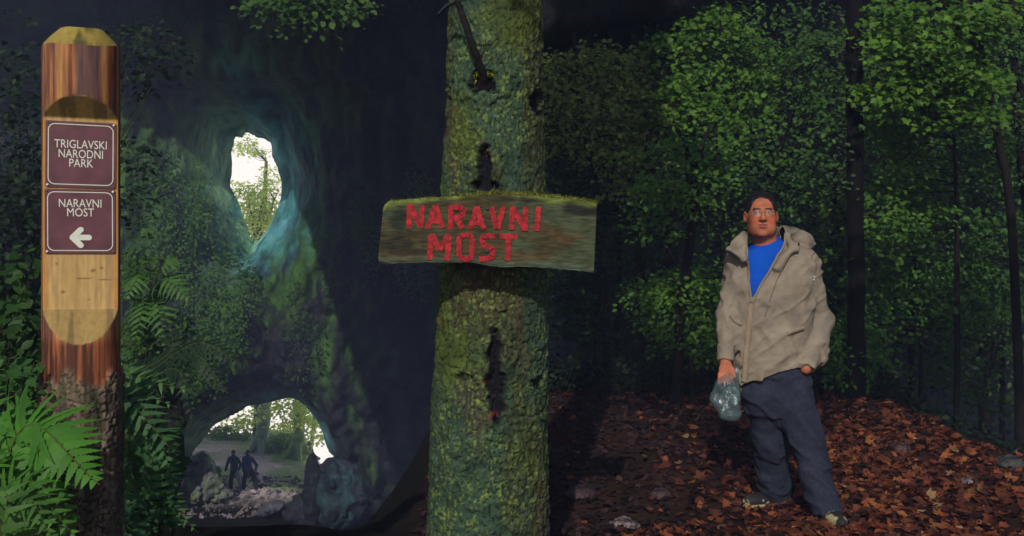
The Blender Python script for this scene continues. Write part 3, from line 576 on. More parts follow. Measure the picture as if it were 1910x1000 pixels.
def stroke_letters(strokes, wd, name):
    m = MB(); e = 0.0
    for pts in strokes:
        pts = np.array(pts, float); q = np.stack([(700 + pts[:, 0] / 4.548 - 910) * kb, (500 - (350 + pts[:, 1] / 4.548)) * kb], 1)
        d = np.concatenate([[0], np.cumsum(np.hypot(*np.diff(q, axis=0).T))]); n = max(6, int(d[-1] / 0.0022)); dd = np.linspace(0, d[-1], n); c0 = np.stack([np.interp(dd, d, q[:, 0]), np.interp(dd, d, q[:, 1])], 1)
        T = norm(np.gradient(c0, axis=0)); Nn = np.stack([-T[:, 1], T[:, 0]], 1); hw = wd / 4.548 * kb / 2
        sd = int(rng.integers(1000)); z0 = np.zeros(n); jl = (fbm(np.stack([dd * 160, z0 + sd, z0], 1), 3, sd) - 0.5) * 0.006; jr = (fbm(np.stack([dd * 160, z0 + sd + 50, z0], 1), 3, sd) - 0.5) * 0.006
        A_ = c0 + Nn * (hw + jl)[:, None]; B_ = c0 - Nn * (hw + jr)[:, None]
        V = np.concatenate([np.c_[A_[:, 0], np.full(n, -0.0175 - e), A_[:, 1]], np.c_[B_[:, 0], np.full(n, -0.0175 - e), B_[:, 1]], np.c_[A_[:, 0], np.full(n, -0.0145), A_[:, 1]], np.c_[B_[:, 0], np.full(n, -0.0145), B_[:, 1]]])
        i = np.arange(n - 1); F = np.concatenate([np.c_[i, i + n, i + n + 1, i + 1], np.c_[i, i + 1, i + 1 + 2 * n, i + 2 * n], np.c_[i + n, i + 3 * n, i + 1 + 3 * n, i + 1 + n], [[0, 2 * n, 3 * n, n], [n - 1, 2 * n - 1, 4 * n - 1, 3 * n - 1]]])
        wear = fbm(V * (90, 1, 90), 3, sd + 5); m.add(V, F, mixc((0.26, 0.014, 0.020), (0.48, 0.026, 0.032), sst(0.3, 0.65, wear))); e += 0.00022
    return m.build(name, M_paint, bord, smooth=False)
stroke_letters([[(296, 140), (288, 345)], [(300, 150), (385, 335)], [(398, 150), (392, 338)],
    [(515, 155), (445, 350)], [(515, 155), (570, 345)], [(470, 285), (555, 285)],
    [(645, 155), (640, 358)], [(640, 172), (720, 165), (752, 195), (735, 240), (650, 262)], [(680, 250), (745, 345)],
    [(862, 165), (805, 352)], [(862, 165), (922, 352)], [(815, 300), (915, 300)],
    [(985, 165), (1025, 350)], [(1090, 160), (1040, 352)],
    [(1163, 160), (1156, 360)], [(1168, 165), (1262, 358)], [(1276, 165), (1268, 368)],
    [(1384, 165), (1368, 370)]], 44, 'lettering')
stroke_letters([[(478, 395), (462, 612)], [(485, 395), (545, 530)], [(625, 398), (548, 530)], [(625, 395), (612, 618)],
    [(770, 402), (725, 412), (708, 450), (712, 560), (735, 598), (770, 608), (805, 598), (820, 560), (826, 450), (812, 412), (770, 402)],
    [(1012, 412), (950, 408), (910, 430), (912, 480), (955, 505), (1000, 525), (995, 590), (950, 605), (882, 608)],
    [(1055, 415), (1205, 415)], [(1132, 415), (1120, 622)]], 44, 'lettering')
for zx, zy, r_ in ((955, 182, 16), (950, 540, 17)):
    s = SDF((-0.02, -0.02, -0.02), (0.02, 0.02, 0.02), 0.0012); rr_ = r_ / 4.548 * kb; s.ell((0, 0, 0), (rr_, 0.006, rr_), 0); V, F = s.mesh(); o = mesh_obj('nail', V, F, M_tint, np.tile((0.035, 0.04, 0.07), (len(V), 1)), parent=bord)
    o.location = ((700 + zx / 4.548 - 910) * kb, -0.018, (500 - (350 + zy / 4.548)) * kb)
m = MB(); k = 2600
uu = np.concatenate([0.35 + 0.65 * rng.random(k - 700), rng.random(700)]); Pm = np.stack([((716 + 397 * uu) - 910) * kb, -0.013 + 0.026 * rng.random(k), (500 - np.interp(716 + 397 * uu, 716 + 397 * u[:, 0], ty[:, 0])) * kb + 0.0], 1); Pm[:, 2] -= 0.004
dn = np.where(rng.random(k) < 0.5, -0.5, 0.7); blades(m, Pm, np.stack([0 * dn, np.where(dn < 0, -0.9, -0.2), dn], 1), 0.013, 0.3, mixc((0.05, 0.07, 0.01), (0.24, 0.23, 0.035), rng.random(k)))
m.build('moss_fringe', M_moss, bord)

# ================================================================ MAN on the path
MD = 5.55; MO = np.array([at(1450, 500, MD)[0], MD, 0.0])
def mp(px, py, d=MD): return at(px, py, d) - MO
MAN = thing('person', 'dark haired man with glasses in a beige rain jacket over a blue shirt', 'person', MO)
HR = rotz(radians(-9)) @ rotx(radians(-3)); HC = mp(1420, 404, 5.52)
def hd(x, y, z): return HR @ np.array([x, y, z], float) + HC
b = SDF((-0.52, -0.42, -0.1), (0.5, 0.55, 1.86), 0.005)
# skull, jaw, neck
b.ell(hd(0, 0.025, 0.045), (0.080, 0.098, 0.092), 0, R=HR).ell(hd(0, -0.02, -0.03), (0.078, 0.074, 0.088), 0.03, R=HR).ell(hd(0, -0.028, -0.072), (0.069, 0.060, 0.048), 0.03, R=HR)
b.ell(hd(0, -0.075, -0.102), (0.026, 0.018, 0.016), 0.02, R=HR)
for s in (-1, 1):
    b.ell(hd(s * 0.046, -0.062, -0.024), (0.026, 0.020, 0.024), 0.02, R=HR)
    b.ell(hd(s * 0.040, -0.05, -0.075), (0.024, 0.025, 0.03), 0.02, R=HR)
    b.ell(hd(s * 0.085, 0.012, 0.0), (0.009, 0.019, 0.034), 0.008, R=HR @ rotz(-s * 0.35))
    b.ell(hd(s * 0.088, 0.008, 0.0), (0.006, 0.009, 0.018), 0.004, op='sub', R=HR @ rotz(-s * 0.35))
b.cap(hd(-0.04, -0.080, 0.036), hd(0.04, -0.080, 0.036), 0.010, k=0.02)
for s in (-1, 1): b.ell(hd(s * 0.034, -0.104, 0.012), (0.018, 0.014, 0.010), 0.010, op='sub', R=HR)
for s in (-1, 1): b.ell(hd(s * 0.034, -0.078, 0.012), (0.0135, 0.0135, 0.0125), 0.003)
b.cap(hd(0, -0.092, 0.018), hd(0, -0.114, -0.022), 0.009, 0.015, k=0.014)
for s in (-1, 1): b.ell(hd(s * 0.015, -0.100, -0.027), (0.010, 0.012, 0.009), 0.008, R=HR)
for s in (-1, 1):
    b.cap(hd(0, -0.098, -0.0575), hd(s * 0.031, -0.084, -0.052), 0.006, 0.003, k=0.008).cap(hd(0, -0.094, -0.069), hd(s * 0.026, -0.083, -0.060), 0.006, 0.003, k=0.008).cap(hd(0, -0.106, -0.0635), hd(s * 0.032, -0.090, -0.056), 0.003, 0.002, k=0.004, op='sub')
    b.cap(hd(s * 0.024, -0.088, -0.028), hd(s * 0.044, -0.078, -0.055), 0.003, 0.002, k=0.01, op='sub')
nb_ = mp(1432, 468, 5.57)
b.cap(hd(0, 0.012, -0.055), nb_, 0.062, 0.068, k=0.03)
# trunk, arms, legs (mostly under the clothes)
b.loft([(mp(0, 735)[2], mp(1452, 0)[0], 0.03, 0.13, 0.09), (mp(0, 600)[2], mp(1442, 0)[0], 0.03, 0.15, 0.10), (mp(0, 510)[2], mp(1443, 0)[0], 0.03, 0.18, 0.10), (mp(0, 470)[2], mp(1440, 0)[0], 0.03, 0.12, 0.08)], 0.05)
Ls, Le, Lw = mp(1378, 487, 5.57), mp(1358, 585, 5.56), mp(1353, 674, 5.46)
Rs, Re, Rw = mp(1504, 494, 5.58), mp(1530, 600, 5.62), mp(1503, 688, 5.47)
b.cap(Ls, Le, 0.05, 0.04).cap(Le, Lw, 0.04, 0.029, k=0.02).cap(Rs, Re, 0.05, 0.04).cap(Re, Rw, 0.04, 0.03, k=0.02)
fl_, fr_ = (1447, 922, 5.86), (1542, 958, 5.42)
b.cap(mp(1425, 735, 5.58), mp(1433, 815, 5.68), 0.08, 0.06).cap(mp(1433, 815, 5.68), mp(*fl_), 0.055, 0.04)
b.cap(mp(1484, 735, 5.56), mp(1500, 815, 5.5), 0.08, 0.06).cap(mp(1500, 815, 5.5), mp(*fr_), 0.055, 0.04)
# right hand round the neck of the bag: palm, four unequal bent fingers, thumb from the side
b.ell(mp(1354, 690, 5.445), (0.040, 0.020, 0.046), 0.02)
for k, (x0, x1, l1, dy) in enumerate([(1342, 1341, 17, 0.0), (1350, 1349, 15, -0.004), (1357, 1357, 13, -0.004), (1364, 1364, 9, 0.0)]):
    a_ = mp(x0, 698, 5.438 + dy); c_ = mp(x1, 698 + l1, 5.420 + dy); e_ = mp(x1 + 2, 702 + l1, 5.445 + dy); g_ = mp(x1 + 4, 696 + l1, 5.468 + dy)
    b.cap(a_, c_, 0.0105, 0.0095, k=0.006).cap(c_, e_, 0.0093, 0.0085, k=0.004).cap(e_, g_, 0.0085, 0.0075, k=0.004)
b.cap(mp(1366, 688, 5.44), mp(1370, 702, 5.425), 0.012, 0.010, k=0.008).cap(mp(1370, 702, 5.425), mp(1364, 712, 5.43), 0.010, 0.008, k=0.004)
# left hand slipping into the trouser pocket
b.ell(mp(1496, 706, 5.54), (0.024, 0.034, 0.040), 0.02, R=roty(0.35)).cap(mp(1488, 698, 5.53), mp(1478, 722, 5.54), 0.012, 0.009, k=0.008)
for k in range(4): b.cap(mp(1496 - 2 * k, 716, 5.575 + 0.008 * k), mp(1482 - 2 * k, 734 - 2 * k, 5.585 + 0.008 * k), 0.010, 0.0085, k=0.004)
V, F = b.mesh(); V = relax(V, F, 1)
H = (V - HC) @ HR                       # head coordinates
def hb(x, y, z, rx, ry, rz, soft=0.25): return sst(1 + soft, 1 - soft, np.sqrt(((H[:, 0] - x) / rx) ** 2 + ((H[:, 1] - y) / ry) ** 2 + ((H[:, 2] - z) / rz) ** 2))
Cs = np.tile((0.52, 0.165, 0.085), (len(V), 1)); nn_ = fbm(V * 30, 3, 100)
Cs = mixc(Cs * 0.88, Cs * 1.1, nn_)
Cs = mixc(Cs, (0.56, 0.115, 0.065), np.maximum.reduce([hb(s * 0.05, -0.07, -0.025, 0.03, 0.04, 0.026, 0.5) for s in (-1, 1)]) * 0.6)
Cs = mixc(Cs, (0.30, 0.055, 0.045), np.maximum(hb(0, -0.10, -0.0565, 0.030, 0.03, 0.0065), hb(0, -0.10, -0.0695, 0.027, 0.03, 0.0065)))
Cs = mixc(Cs, (0.50, 0.36, 0.30), hb(0, -0.096, -0.0625, 0.020, 0.03, 0.0028, 0.3) * 0.5)
Cs = mixc(Cs, (0.30, 0.095, 0.055), (hb(0, -0.05, -0.085, 0.075, 0.08, 0.038, 0.4) * 0.4 - hb(0, -0.1, -0.063, 0.032, 0.04, 0.014)).clip(0, 1) * 0.45)
for s in (-1, 1):
    Cs = mixc(Cs, (0.62, 0.58, 0.52), hb(s * 0.034, -0.09, 0.0115, 0.0135, 0.02, 0.0044)); Cs = mixc(Cs, (0.05, 0.035, 0.02), hb(s * 0.034 - 0.002, -0.09, 0.0118, 0.0056, 0.02, 0.0050))
    Cs = mixc(Cs, (0.035, 0.018, 0.015), hb(s * 0.035, -0.09, 0.033, 0.026, 0.03, 0.0062, 0.3) * 0.95)
    Cs = mixc(Cs, (0.22, 0.05, 0.035), hb(s * 0.034, -0.09, 0.0175, 0.017, 0.02, 0.0028) * 0.8)
    Cs = mixc(Cs, (0.16, 0.03, 0.025), hb(s * 0.010, -0.108, -0.034, 0.006, 0.012, 0.004) * 0.8)
body = mesh_obj('body', V, F, M_skin, Cs, parent=MAN)
# hair: short, receding at the front
s = SDF(HC - 0.16, HC + 0.16, 0.004); s.ell(hd(0, 0.028, 0.047), (0.089, 0.107, 0.100), 0, R=HR)
s.cap(hd(-0.083, 0.03, 0.01), hd(-0.078, 0.03, -0.035), 0.014, k=0.02).cap(hd(0.083, 0.03, 0.01), hd(0.078, 0.03, -0.035), 0.014, k=0.02)
s.ell(hd(0, -0.115, 0.032), (0.078, 0.105, 0.082), 0.008, op='sub', R=HR); s.plane(hd(0, 0, -0.055), HR @ np.array([0, -0.25, -1.0])); s.plane(hd(0, -0.062, 0), HR @ np.array([0, -1.0, -0.15]))
for q in (-1, 1): s.ell(hd(q * 0.092, -0.005, -0.002), (0.02, 0.03, 0.037), 0.004, op='sub', R=HR)
s.disp(lambda p: (fbm(p * 70, 2, 102) - 0.5) * 0.010); V, F = s.mesh(); mesh_obj('hair', V, F, M_hair, np.tile((0.012, 0.009, 0.010), (len(V), 1)), parent=MAN)
# glasses
gl = MB(); ln = MB()
for s in (-1, 1):
    th = np.linspace(0, 2 * pi, 29); P = np.stack([s * 0.0345 + 0.0235 * np.sign(np.cos(th)) * np.abs(np.cos(th)) ** 0.7, np.full(29, -0.107) + 0.006 * np.abs(np.cos(th)) * (np.cos(th) * s > 0), 0.008 + 0.0155 * np.sign(np.sin(th)) * np.abs(np.sin(th)) ** 0.7], 1)
    P = P @ HR.T + HC; gl.add(*tube(P, 0.0011, 6, False), (0.30, 0.27, 0.24))
    gl.add(*tube(spline([hd(s * 0.058, -0.101, 0.014), hd(s * 0.078, -0.06, 0.014), hd(s * 0.088, 0.0, 0.016), hd(s * 0.088, 0.02, 0.004)], 12), 0.0013, 6), (0.12, 0.10, 0.10))
    c0 = P.mean(0); k = len(P) - 1; i = np.arange(k); ln.add(np.concatenate([P[:-1], [c0 + HR @ np.array([0, -0.003, 0])]]), np.c_[i, (i + 1) % k, np.full(k, k)])
gl.add(*tube(spline([hd(-0.011, -0.107, 0.012), hd(0, -0.111, 0.015), hd(0.011, -0.107, 0.012)], 8), 0.0012, 6), (0.30, 0.27, 0.24))
GL = gl.build('glasses', mat('thin_metal', 0.3, 50, 0.05, 0, metal=0.7, spec=0.5), MAN)
mg = bpy.data.materials.new('lens_glass'); mg.use_nodes = True; t = mg.node_tree; t.nodes.clear(); a_ = t.nodes.new('ShaderNodeBsdfTransparent'); g_ = t.nodes.new('ShaderNodeBsdfGlossy'); g_.inputs['Roughness'].default_value = 0.12; x_ = t.nodes.new('ShaderNodeMixShader'); x_.inputs[0].default_value = 0.07
t.links.new(a_.outputs[0], x_.inputs[1]); t.links.new(g_.outputs[0], x_.inputs[2]); t.links.new(x_.outputs[0], t.nodes.new('ShaderNodeOutputMaterial').inputs['Surface'])
ln.build('lens', mg, GL)
# shirt
rows_px = [(452, 1412, 1476, 0.085), (470, 1372, 1512, 0.11), (492, 1362, 1526, 0.135), (530, 1358, 1527, 0.152), (600, 1362, 1520, 0.150), (650, 1368, 1510, 0.146), (690, 1376, 1500, 0.142), (735, 1379, 1496, 0.142)]
jr = [(mp(0, py)[2], (mp(xl, py)[0] + mp(xr, py)[0]) / 2, 0.03, (mp(xr, py)[0] - mp(xl, py)[0]) / 2, dd) for py, xl, xr, dd in rows_px]
s = SDF((-0.4, -0.3, 0.6), (0.4, 0.35, 1.62), 0.006); s.loft([(z_, x_, y_, a_ * 0.93, d_ * 0.93) for z_, x_, y_, a_, d_ in jr[:6]], 0)
s.cap(nb_ + (0, 0, -0.03), nb_ + (-0.004, -0.01, 0.06), 0.082, 0.071, k=0.04)
zc = mp(1425, 457, 5.45); s.plane(zc, (0.0, -0.42, 1.0)); s.plane(zc + (0, 0.06, 0), (-0.35, -0.35, 1.0))
s.disp(lambda p: 0.007 * (fbm(p * (14, 14, 6) + 2, 3, 104) - 0.5)); V, F = s.mesh(); mesh_obj('shirt', V, F, M_shirt, np.tile((0.004, 0.085, 0.56), (len(V), 1)), parent=MAN)
# rain jacket with a real opening down the front
s = SDF((-0.5, -0.4, 0.55), (0.48, 0.45, 1.70), 0.006); s.loft(jr, 0, p=2.2)
ph = mp(1386, 722, 5.42); s.plane(ph, (0.36, 0.0, -1.0))
s.cap(mp(1392, 478, 5.58), mp(1496, 482, 5.58), 0.055, 0.06, k=0.05)
s.cap(Ls, Le, 0.064, 0.052, k=0.035).cap(Le, Lw, 0.053, 0.045, k=0.03, flat=True)
s.cap(Rs, Re, 0.070, 0.063, k=0.04).cap(Re, mp(1528, 668, 5.56), 0.056, 0.046, k=0.03).cap(Re, Rw + (0.005, 0, 0.005), 0.061, 0.046, k=0.03, flat=True)
# collar wings and the hood lying on his back
s.cap(mp(1389, 443, 5.50), mp(1360, 466, 5.46), 0.024, 0.015, k=0.02).cap(mp(1389, 443, 5.50), mp(1385, 478, 5.43), 0.022, 0.016, k=0.02).cap(mp(1360, 466, 5.46), mp(1386, 482, 5.43), 0.012, 0.014, k=0.02)
s.cap(mp(1388, 460, 5.47), mp(1370, 469, 5.455), 0.017, k=0.02)
s.cap(mp(1462, 432, 5.56), mp(1478, 462, 5.46), 0.022, 0.024, k=0.02).cap(mp(1478, 462, 5.46), mp(1448, 500, 5.42), 0.024, 0.014, k=0.02).cap(mp(1462, 430, 5.60), mp(1503, 452, 5.62), 0.034, 0.040, k=0.03)
s.cap(mp(1420, 440, 5.66), mp(1480, 440, 5.68), 0.045, 0.05, k=0.03).ell(mp(1492, 455, 5.66), (0.075, 0.06, 0.05), 0.03)
def folds(p):
    w_ = fbm(p * (5, 5, 4), 2, 110); q = p + 0.09 * (w_[:, None] - 0.5)
    r1 = 1 - np.abs(2 * fbm(q * (9, 9, 5.5) + (q[:, 2:3] * 3.2) * (1, 0, 0), 2, 111) - 1); r2 = 1 - np.abs(2 * fbm(q * (6, 6, 13) - (q[:, :1] * 7) * (0, 0, 1), 2, 112) - 1)
    return -0.034 * (np.clip(r1, 0.68, 1) - 0.75) - 0.028 * (np.clip(r2, 0.72, 1) - 0.8) + 0.006 * (fbm(p * 28, 2, 113) - 0.5)
s.disp(folds); V, F = s.mesh(); V = relax(V, F, 1)
W_ = V + MO; PXj = np.stack([955 + W_[:, 0] * FPX / W_[:, 1], 500 - (W_[:, 2] - CAMZ) * FPX / W_[:, 1]], 1)
VP = np.array([(1393, 470), (1395, 500), (1401, 563), (1420, 530), (1446, 488), (1464, 452), (1464, 425), (1440, 400), (1400, 400), (1395, 440)], float)
dV, nV = pdist(PXj, VP); cut_ = (dV < -2.6) & (V[:, 1] < 0.035)
sn = (np.abs(dV) <= 2.6) & (dV < 0.6) & (V[:, 1] < 0.035); kk = W_[sn, 1] / FPX; V[sn, 0] += (nV[sn, 0] - PXj[sn, 0]) * kk; V[sn, 2] -= (nV[sn, 1] - PXj[sn, 1]) * kk
F = F[~cut_[F].any(1)]
Cj = mixc((0.265, 0.215, 0.16), (0.335, 0.275, 0.21), fbm(V * (9, 9, 6), 4, 115)); Cj = mixc(Cj, (0.22, 0.185, 0.15), sst(0.52, 0.68, fbm(V * (6, 6, 9), 3, 116)) * 0.6)
jk = mesh_obj('rain_jacket', V, F, M_cloth, Cj, parent=MAN)
md = jk.modifiers.new('thickness', 'SOLIDIFY'); md.thickness = 0.005; md.offset = -1
def onj(px, py, off=0.004, lim=5.56):    # point on the jacket's front seen at this pixel
    d = np.hypot(PXj[:, 0] - px, PXj[:, 1] - py); m = d < 4.0
    Y = W_[m, 1].min() if m.any() else lim
    return mp(px, py, Y - off)
def strip(name, pts, wid, mat_, c, par, off=0.004, n=None, th=0.004):
    P = np.array([onj(*p, off) for p in spline(pts, n or 24)]); P[:, 1] = np.convolve(np.pad(P[:, 1], 2, 'edge'), np.ones(5) / 5, 'valid'); m = MB()
    T = norm(np.gradient(P, axis=0)); Nn = norm(np.cross(T, (0, -1, 0))); A_ = P + Nn * wid / 2; B_ = P - Nn * wid / 2; k = len(P)
    V = np.concatenate([A_, B_, A_ + (0, th + 0.012, 0), B_ + (0, th + 0.012, 0)]); i = np.arange(k - 1)
    m.add(V, np.concatenate([np.c_[i, i + 1, i + 1 + k, i + k], np.c_[i, i + 2 * k, i + 1 + 2 * k, i + 1], np.c_[i + k, i + 1 + k, i + 1 + 3 * k, i + 3 * k]]), c); return m.build(name, mat_, par)
strip('front_placket', [(1402, 566), (1399, 600), (1394, 650), (1391, 690), (1389, 712)], 0.034, M_cloth, (0.33, 0.255, 0.18), jk, 0.004)
for pts in ([(1393, 462), (1394, 480), (1396, 510), (1401, 566)], [(1464, 436), (1463, 452), (1446, 488), (1420, 530), (1402, 566)]):
    P = np.array([onj(*p, -0.002) for p in spline(pts, 30)]); P[:, 1] = np.convolve(np.pad(P[:, 1], 4, 'edge'), np.ones(9) / 9, 'valid'); m = MB(); m.add(*tube(P, 0.0065, 8), (0.27, 0.22, 0.165)); m.build('hem', M_cloth, jk)
strip('collar_trim', [(1352, 467), (1362, 470), (1372, 477), (1379, 483)], 0.012, M_cloth, (0.02, 0.022, 0.03), jk, 0.004)
strip('seam', [(1470, 480), (1455, 510), (1440, 548), (1427, 590)], 0.005, M_cloth, (0.20, 0.16, 0.12), jk, 0.002)
strip('pocket_flap', [(1470, 622), (1485, 616), (1500, 612)], 0.02, M_cloth, (0.31, 0.24, 0.17), jk, 0.005)
strip('pocket_flap', [(1362, 588), (1372, 600), (1384, 606)], 0.014, M_cloth, (0.27, 0.22, 0.17), jk, 0.004)
for px, py, c in ((1485, 477, (0.5, 0.5, 0.5)), (1490, 455, (0.02, 0.02, 0.02)), (1519, 517, (0.7, 0.7, 0.7)), (1518, 522, (0.7, 0.7, 0.7))):
    q = SDF((-0.02,) * 3, (0.02,) * 3, 0.0015); q.ell((0, 0, 0), (0.005, 0.004, 0.005 if c[0] > 0.1 else 0.011), 0); V, F = q.mesh(); o = mesh_obj('snap_button', V, F, M_tint, np.tile(c, (len(V), 1)), parent=jk); o.location = onj(px, py, 0.003)
# trousers
s = SDF((-0.35, -0.35, -0.06), (0.42, 0.55, 1.0), 0.0065)
s.loft([(mp(0, 655)[2], mp(1446, 0)[0], 0.03, 0.150, 0.11), (mp(0, 700)[2], mp(1450, 0)[0], 0.03, 0.176, 0.118), (mp(0, 742)[2], mp(1452, 0)[0], 0.03, 0.186, 0.108), (mp(0, 775)[2], mp(1454, 0)[0], 0.035, 0.165, 0.085)], 0)
s.ell(mp(1490, 730, 5.525), (0.050, 0.055, 0.062), 0.03)
s.cap(mp(1424, 735, 5.58), mp(1436, 815, 5.68), 0.102, 0.102, k=0.05).cap(mp(1436, 815, 5.68), mp(fl_[0], fl_[1], fl_[2]), 0.098, 0.086, k=0.03, flat=True)
s.cap(mp(1481, 735, 5.57), mp(1501, 815, 5.5), 0.104, 0.094, k=0.04).cap(mp(1501, 815, 5.5), mp(fr_[0], fr_[1] - 4, fr_[2]), 0.090, 0.072, k=0.03, flat=True)
s.cap(mp(1458, 785, 5.42), mp(1462, 900, 5.45), 0.012, 0.03, k=0.02, op='sub').disp(lambda p: -0.05 * (np.clip(1 - np.abs(2 * fbm(p * (7, 7, 6) + (p[:, 2:3] * 5) * (1, 0, 0), 2, 120) - 1), 0.7, 1) - 0.78) - 0.012 * (1 - np.abs(2 * fbm(p * (5, 5, 16), 2, 121) - 1)) * sst(0.35, 0.1, p[:, 2]) + 0.005 * (fbm(p * 25, 2, 122) - 0.5))
V, F = s.mesh(); V = relax(V, F, 1); mesh_obj('trousers', V, F, M_denim, mixc((0.022, 0.026, 0.044), (0.040, 0.045, 0.072), fbm(V * (8, 8, 4), 3, 123)), parent=MAN)
# walking shoes
def shoe(px, py, d, ang):
    p = at(px, py, d); g_ = float(gz(p[0], p[1])); R = rotz(ang)
    s = SDF((-0.12, -0.24, -0.04), (0.12, 0.2, 0.16), 0.005)
    s.ell((0, -0.07, 0.035), (0.048, 0.105, 0.042), 0).ell((0, 0.06, 0.045), (0.040, 0.075, 0.05), 0.03).cap((0, 0.06, 0.05), (0, 0.075, 0.12), 0.042, 0.042, k=0.02).ell((0, -0.02, 0.008), (0.05, 0.155, 0.018), 0.006).plane((0, 0, -0.004), (0, 0, -1))
    V, F = s.mesh(); t_ = fbm(V * 22, 3, int(px)); tan_ = np.maximum(sst(0.50, 0.56, t_) * (V[:, 2] > 0.02), (V[:, 2] < 0.018) * (V[:, 1] < -0.05) * 0.8)
    o = mesh_obj('shoe', V @ R.T, F, M_cloth, mixc((0.028, 0.025, 0.028), (0.50, 0.40, 0.22), tan_), parent=MAN); o.location = (p[0] - MO[0], p[1] - MO[1], g_ + 0.006)
shoe(1546, 970, 5.40, radians(8)); shoe(1430, 930, 5.82, radians(-62))

# crumpled clear plastic bag hanging from his hand
BO = at(1357, 735, 5.42)
def bp_(px, py, d=5.42): return at(px, py, d) - BO
s = SDF((-0.17, -0.14, -0.2), (0.17, 0.14, 0.22), 0.004)
s.ell(bp_(1354, 742), (0.083, 0.055, 0.095), 0).cap(bp_(1356, 715), bp_(1360, 700, 5.45), 0.045, 0.018, k=0.03).cap(bp_(1368, 735, 5.43), bp_(1374, 690, 5.45), 0.035, 0.014, k=0.03).ell(bp_(1362, 772), (0.055, 0.04, 0.035), 0.02)
s.disp(lambda p: -0.022 * (1 - np.abs(2 * fbm(p * 11, 2, 130) - 1) - 0.6) + 0.004 * (fbm(p * 34, 2, 131) - 0.5), 0.06); V, F = s.mesh()
mb_ = bpy.data.materials.new('clear_plastic'); mb_.use_nodes = True; t = mb_.node_tree; N = t.nodes; pr = N['Principled BSDF']; pr.inputs['Base Color'].default_value = (0.26, 0.40, 0.42, 1); pr.inputs['Roughness'].default_value = 0.22; pr.inputs['Specular IOR Level'].default_value = 0.9
vn = N.new('ShaderNodeTexNoise'); vn.inputs['Scale'].default_value = 24; vn.inputs['Detail'].default_value = 4; tc = N.new('ShaderNodeTexCoord'); t.links.new(tc.outputs['Object'], vn.inputs['Vector']); bm_ = N.new('ShaderNodeBump'); bm_.inputs['Strength'].default_value = 0.9; bm_.inputs['Distance'].default_value = 0.012; t.links.new(vn.outputs['Fac'], bm_.inputs['Height']); t.links.new(bm_.outputs[0], pr.inputs['Normal'])
tr = N.new('ShaderNodeBsdfTransparent'); tr.inputs['Color'].default_value = (0.85, 0.93, 0.95, 1); mx = N.new('ShaderNodeMixShader'); mx.inputs[0].default_value = 0.76; gs_ = N.new('ShaderNodeBsdfGlossy'); gs_.inputs['Roughness'].default_value = 0.3; t.links.new(bm_.outputs[0], gs_.inputs['Normal']); m2_ = N.new('ShaderNodeMixShader'); m2_.inputs[0].default_value = 0.3; t.links.new(pr.outputs[0], m2_.inputs[1]); t.links.new(gs_.outputs[0], m2_.inputs[2]); t.links.new(m2_.outputs[0], mx.inputs[1]); t.links.new(tr.outputs[0], mx.inputs[2]); t.links.new(mx.outputs[0], N['Material Output'].inputs['Surface'])
bag = mesh_obj('plastic_bag', V, F, mb_); bag.location = tuple(BO); tag(bag, 'crumpled clear plastic bag held by the man in the beige jacket', 'bag')

